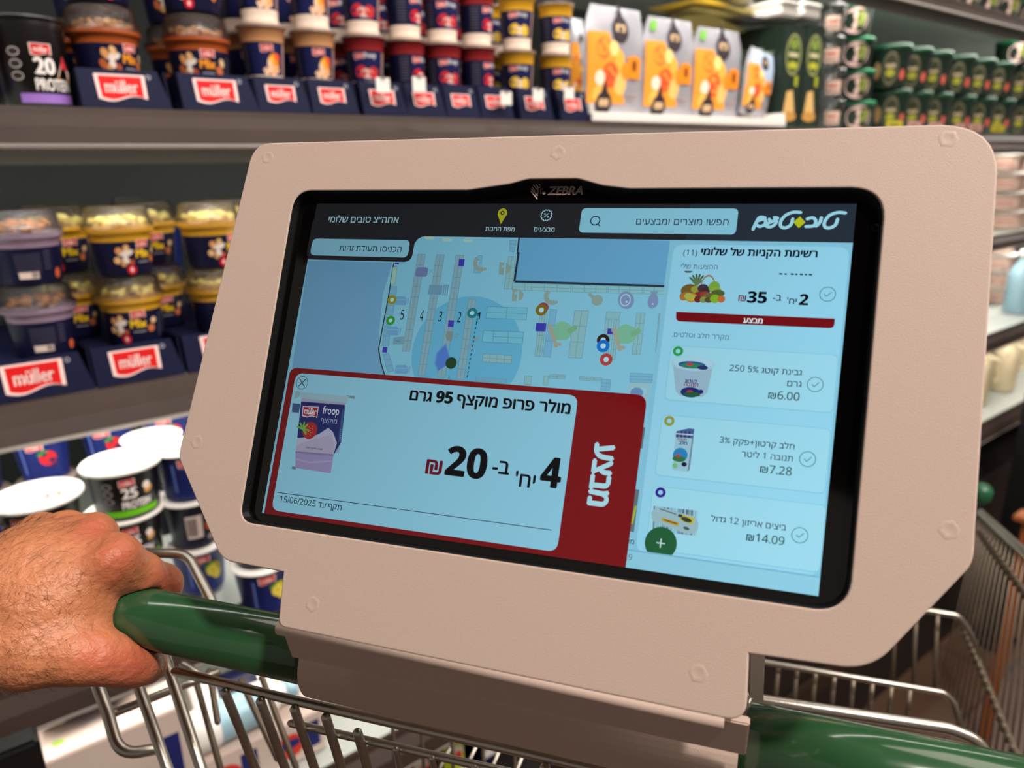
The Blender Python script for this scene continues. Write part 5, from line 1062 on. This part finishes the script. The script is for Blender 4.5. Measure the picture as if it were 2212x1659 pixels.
# ------------------------------------------------------------------ the hand: one smooth surface from rounded limbs
def cap_sdf(G, a, b, ra, rb):
    ba = b - a; L2 = ba @ ba; h = np.clip(((G - a) @ ba) / L2, 0, 1); d = np.linalg.norm(G - a - h[..., None] * ba, axis=-1); return d - (ra + (rb - ra) * h)
def smin(a, b, k): h = np.clip(.5 + .5 * (b - a) / k, 0, 1); return b + (a - b) * h - k * h * (1 - h)
def surf_nets(D, org, st):
    nx, ny, nz_ = D.shape; sg = D < 0
    c8 = [(i, j, k) for i in (0, 1) for j in (0, 1) for k in (0, 1)]
    cnt = sum(sg[i:nx - 1 + i, j:ny - 1 + j, k:nz_ - 1 + k].astype(int) for i, j, k in c8); act = (cnt > 0) & (cnt < 8)
    idx = -np.ones(act.shape, int); cells = np.argwhere(act); idx[act] = np.arange(len(cells))
    acc = np.zeros((len(cells), 3)); n = np.zeros(len(cells)); ci = cells
    for a in c8:
        for ax in range(3):
            if a[ax]: continue
            b = list(a); b[ax] = 1
            da = D[ci[:, 0] + a[0], ci[:, 1] + a[1], ci[:, 2] + a[2]]; db = D[ci[:, 0] + b[0], ci[:, 1] + b[1], ci[:, 2] + b[2]]
            m = (da < 0) != (db < 0); t = np.where(m, da / np.where(m, da - db, 1), 0); p = np.tile(np.array(a, float), (len(ci), 1)); p[:, ax] += t
            acc[m] += p[m]; n[m] += 1
    V = (ci + acc / n[:, None]) * st + org; Fc = []
    for ax in range(3):
        o1, o2 = (ax + 1) % 3, (ax + 2) % 3; s0 = [slice(1, -1)] * 3; s0[ax] = slice(0, -1); s1 = list(s0); s1[ax] = slice(1, None)
        A0, A1 = sg[tuple(s0)], sg[tuple(s1)]; q = np.argwhere(A0 != A1)
        if not len(q): continue
        fl_ = A0[tuple(q.T)]; base = q.copy(); base[:, o1] += 1; base[:, o2] += 1
        def g(d1, d2): r = base.copy(); r[:, o1] -= d1; r[:, o2] -= d2; return idx[r[:, 0], r[:, 1], r[:, 2]]
        Q = np.stack([g(1, 1), g(0, 1), g(0, 0), g(1, 0)], 1); Q[~fl_] = Q[~fl_][:, ::-1]; Q = Q[(Q >= 0).all(1)]; Fc += Q.tolist()
    return V, Fc
def hz(u, off): # depth of the handle axis near column u, moved by off
    return zH(u) + off
def Hp(u, v, z): return P(u, v, z)
st = .00125
lo_, hi_ = np.array([1e9] * 3), np.array([-1e9] * 3)
px = lambda r, z: r * z / F
limbs = []   # (a, b, ra, rb, group)
def limb(g, pts):
    for (u0, v0, z0, r0), (u1, v1, z1, r1) in zip(pts[:-1], pts[1:]): limbs.append((P(u0, v0, z0), P(u1, v1, z1), px(r0, z0), px(r1, z1), g))
zb = [hz(u, 0) for u in (300, 200, 110, 30)]
# palm and back of the hand
limb('palm', [(-190, 1360, .325, 118), (-60, 1335, .335, 112), (60, 1285, .345, 96)])
limb('palm', [(-60, 1290, .345, 96), (90, 1235, .352, 82), (232, 1212, .352, 44)])
limb('palm', [(-60, 1278, .36, 88), (80, 1212, .365, 72), (190, 1166, .368, 44)])
limb('palm', [(-70, 1268, .38, 78), (40, 1218, .385, 62), (140, 1162, .388, 41)])
limb('palm', [(-90, 1285, .39, 64), (0, 1244, .40, 54), (88, 1168, .402, 39)])
limb('palm', [(-40, 1400, .335, 88), (90, 1330, .338, 76), (170, 1270, .345, 62)])
limb('palm', [(40, 1330, .345, 80), (150, 1330, .345, 60), (205, 1322, .35, 38)])
# knuckles
for u, v, z, r in ((254, 1200, .350, 41), (202, 1152, .366, 37), (145, 1144, .386, 35), (92, 1146, .402, 34)): limbs.append((P(u, v, z), P(u + 4, v + 2, z + .002), px(r, z), px(r, z), 'palm'))
# fingers: proximal, middle, distal, curling over the far side of the grip
limb('f1', [(240, 1212, .350, 49), (300, 1240, .364, 46), (348, 1262, .380, 42), (350, 1315, .396, 37), (318, 1372, .392, 34), (292, 1402, .380, 30)])
limb('f2', [(192, 1166, .368, 44), (248, 1205, .392, 40), (286, 1240, .404, 38), (280, 1310, .416, 35), (250, 1362, .410, 32), (228, 1395, .396, 28)])
limb('f3', [(140, 1160, .388, 42), (170, 1195, .408, 38), (206, 1230, .420, 36), (200, 1300, .430, 33), (176, 1345, .422, 30), (160, 1375, .410, 27)])
limb('f4', [(88, 1166, .402, 38), (96, 1222, .420, 33), (126, 1252, .430, 31), (120, 1310, .436, 29), (100, 1350, .428, 26), (90, 1375, .418, 24)])
# thumb: from the side of the palm near the wrist, passing under the grip
limb('t', [(-60, 1405, .325, 82), (60, 1412, .328, 70), (160, 1412, .333, 60), (214, 1418, .338, 53), (262, 1428, .345, 46), (296, 1434, .352, 42), (316, 1436, .366, 36), (318, 1434, .378, 30)])
for a, b, ra, rb, g in limbs: lo_ = np.minimum(lo_, np.minimum(a, b) - .035); hi_ = np.maximum(hi_, np.maximum(a, b) + .035)
nn = ((hi_ - lo_) / st).astype(int) + 1
ax_ = [lo_[i] + st * np.arange(nn[i]) for i in range(3)]
G = np.stack(np.meshgrid(*ax_, indexing='ij'), -1).astype(np.float32)
Dg = {}
for a, b, ra, rb, g in limbs:
    d = cap_sdf(G, a.astype(np.float32), b.astype(np.float32), ra, rb); kk = {'palm': .012, 't': .006}.get(g, .0035)
    Dg[g] = d if g not in Dg else smin(Dg[g], d, kk)
D = Dg['palm']
D = smin(D, Dg['t'], .007)
Fg = Dg['f1']
for g in ('f2', 'f3', 'f4'): Fg = smin(Fg, Dg[g], .0016)
D = smin(D, Fg, .006)
# dents: between the knuckles, where the thumb web folds; tendons stand proud
for (u0, v0, z0), (u1, v1, z1), r, dep in (((232, 1140, .345), (206, 1185, .345), .007, .0024), ((174, 1112, .362), (160, 1160, .360), .006, .0024), ((117, 1106, .378), (108, 1160, .374), .006, .0022), ((238, 1352, .322), (190, 1366, .320), .006, .0042), ((236, 1262, .330), (162, 1352, .318), .0055, .0026), ((276, 1262, .336), (262, 1290, .340), .005, .0022)):
    d = cap_sdf(G, P(u0, v0, z0), P(u1, v1, z1), 0, 0); D = D + dep * np.exp(-(d / r) ** 2)
for (u0, v0, z0), (u1, v1, z1) in (((240, 1200, .335), (20, 1290, .318)), ((190, 1158, .352), (20, 1240, .330)), ((136, 1150, .368), (0, 1225, .345))):
    d = cap_sdf(G, P(u0, v0, z0), P(u1, v1, z1), 0, 0); D = D - .0011 * np.exp(-(d / .010) ** 2) 
# the grip itself keeps its room
w_ = G - hp(0); s_ = w_ @ hd; dd = np.linalg.norm(w_ - s_[..., None] * hd, axis=-1) - .0144
D = np.maximum(D, -dd)
V, Fc = surf_nets(D, lo_, st)
me = mesh('hand_surface', V, Fc); bm = bmesh.new(); bm.from_mesh(me)
for _ in range(2): bmesh.ops.smooth_vert(bm, verts=bm.verts, factor=.5, use_axis_x=True, use_axis_y=True, use_axis_z=True)
bmesh.ops.recalc_face_normals(bm, faces=bm.faces); bm.to_mesh(me); bm.free()
for p_ in me.polygons: p_.use_smooth = True
skin = mat('skin', (196, 128, 96), .42, noise=.10, scale=55, bump=.0, sss=.15)
nt = skin.node_tree; b_ = nt.nodes['Principled BSDF']
tc = nt.nodes.new('ShaderNodeTexCoord'); vo = nt.nodes.new('ShaderNodeTexVoronoi'); vo.inputs['Scale'].default_value = 700; vo.feature = 'DISTANCE_TO_EDGE'; n2 = nt.nodes.new('ShaderNodeTexNoise'); n2.inputs['Scale'].default_value = 230; n2.inputs['Detail'].default_value = 6
nt.links.new(tc.outputs['Object'], vo.inputs['Vector']); nt.links.new(tc.outputs['Object'], n2.inputs['Vector'])
b1 = nt.nodes.new('ShaderNodeBump'); b1.inputs['Strength'].default_value = .35; b1.inputs['Distance'].default_value = .0004; b2 = nt.nodes.new('ShaderNodeBump'); b2.inputs['Strength'].default_value = .8; b2.inputs['Distance'].default_value = .0016
nt.links.new(vo.outputs['Distance'], b1.inputs['Height']); nt.links.new(n2.outputs[0], b2.inputs['Height']); nt.links.new(b1.outputs[0], b2.inputs['Normal']); nt.links.new(b2.outputs[0], b_.inputs['Normal'])
# redder at the knuckles and blotches (pigment of the skin itself)
at = me.color_attributes.new('col', 'FLOAT_COLOR', 'POINT'); Vv = np.array([v.co[:] for v in me.vertices]); red_ = np.zeros(len(Vv))
for u, v, z, r in ((262, 1196, .338, .013), (202, 1136, .355, .010), (145, 1130, .372, .009), (352, 1262, .368, .012), (300, 1436, .340, .012), (215, 1418, .322, .012)):
    red_ += np.exp(-(np.linalg.norm(Vv - P(u, v, z), axis=1) / r) ** 2)
red_ = np.clip(red_, 0, 1); base_c, red_c = np.array(lin((198, 126, 86))[:3]), np.array(lin((200, 98, 74))[:3])
colr = np.ones((len(Vv), 4), np.float32); colr[:, :3] = base_c + (red_c - base_c) * red_[:, None] * .8; at.data.foreach_set('color', colr.ravel())
an = nt.nodes.new('ShaderNodeAttribute'); an.attribute_name = 'col'
for l in list(nt.links):
    if l.to_node.type == 'VECT_MATH': pass
vm = [n for n in nt.nodes if n.type == 'VECT_MATH'][0]; nt.links.new(an.outputs['Color'], vm.inputs[0])
hand = link('person_hand', me, skin); hand['label'] = 'hairy left hand of a person gripping the green cart handle'; hand['category'] = 'person'
# fine dark hairs on the back of the hand
hairm = mat('arm_hair', (60, 34, 24), .6); MT['hair'] = hairm
Nn = np.array([v.normal[:] for v in me.vertices]); tocam = CAM - Vv; tocam /= np.linalg.norm(tocam, axis=1)[:, None]
rel = (Vv - CAM) @ R; uu = 1106 + F * rel[:, 0] / rel[:, 2]; vvp = 829.5 - F * rel[:, 1] / rel[:, 2]
wgt = ((Nn * tocam).sum(1) > -.05) * (uu < 300) * (uu > -60) * (vvp > 1120) * np.clip(1.25 - (uu / 230), .04, 1) * (1 - .9 * red_)
_w = Vv - hp(0); _r = np.linalg.norm(_w - (_w @ hd)[:, None] * hd, axis=1); wgt = wgt * (_r > .026)
wgt *= np.where((vvp > 1400) & (uu > 120), .15, 1); wgt = wgt / wgt.sum()
HV, HF = [], []
for i in rng.choice(len(Vv), 1050, replace=False, p=wgt):
    p, n_ = Vv[i], Nn[i]; d0 = RIGHT * .55 + UP * rng.normal(.25, .45) - FWD * .05 + rng.normal(0, .25, 3); t = nz(d0 - (d0 @ n_) * n_); Lh = rng.uniform(.004, .0105); side = nz(np.cross(t, n_)); cur = rng.normal(0, .5); pts_ = []
    for k in range(6): q = k / 5; pts_.append(p + t * Lh * q + n_ * (Lh * .28 * math.sin(q * 2.2) + .00005) + side * cur * Lh * q * q * .5)
    b0 = len(HV); wd = .00005
    for k, q in enumerate(pts_):
        ww = wd * (1 - k / 7); HV += [q + side * ww, q - side * ww * .6 + n_ * ww, q - side * ww * .6 - n_ * ww]
    for k in range(5):
        for j in range(3): HF.append((b0 + 3 * k + j, b0 + 3 * k + (j + 1) % 3, b0 + 3 * k + 3 + (j + 1) % 3, b0 + 3 * k + 3 + j))
link('hair', mesh('hair', HV, HF), 'hair', hand, 'stuff', 'fine dark hairs on the back of the hand')
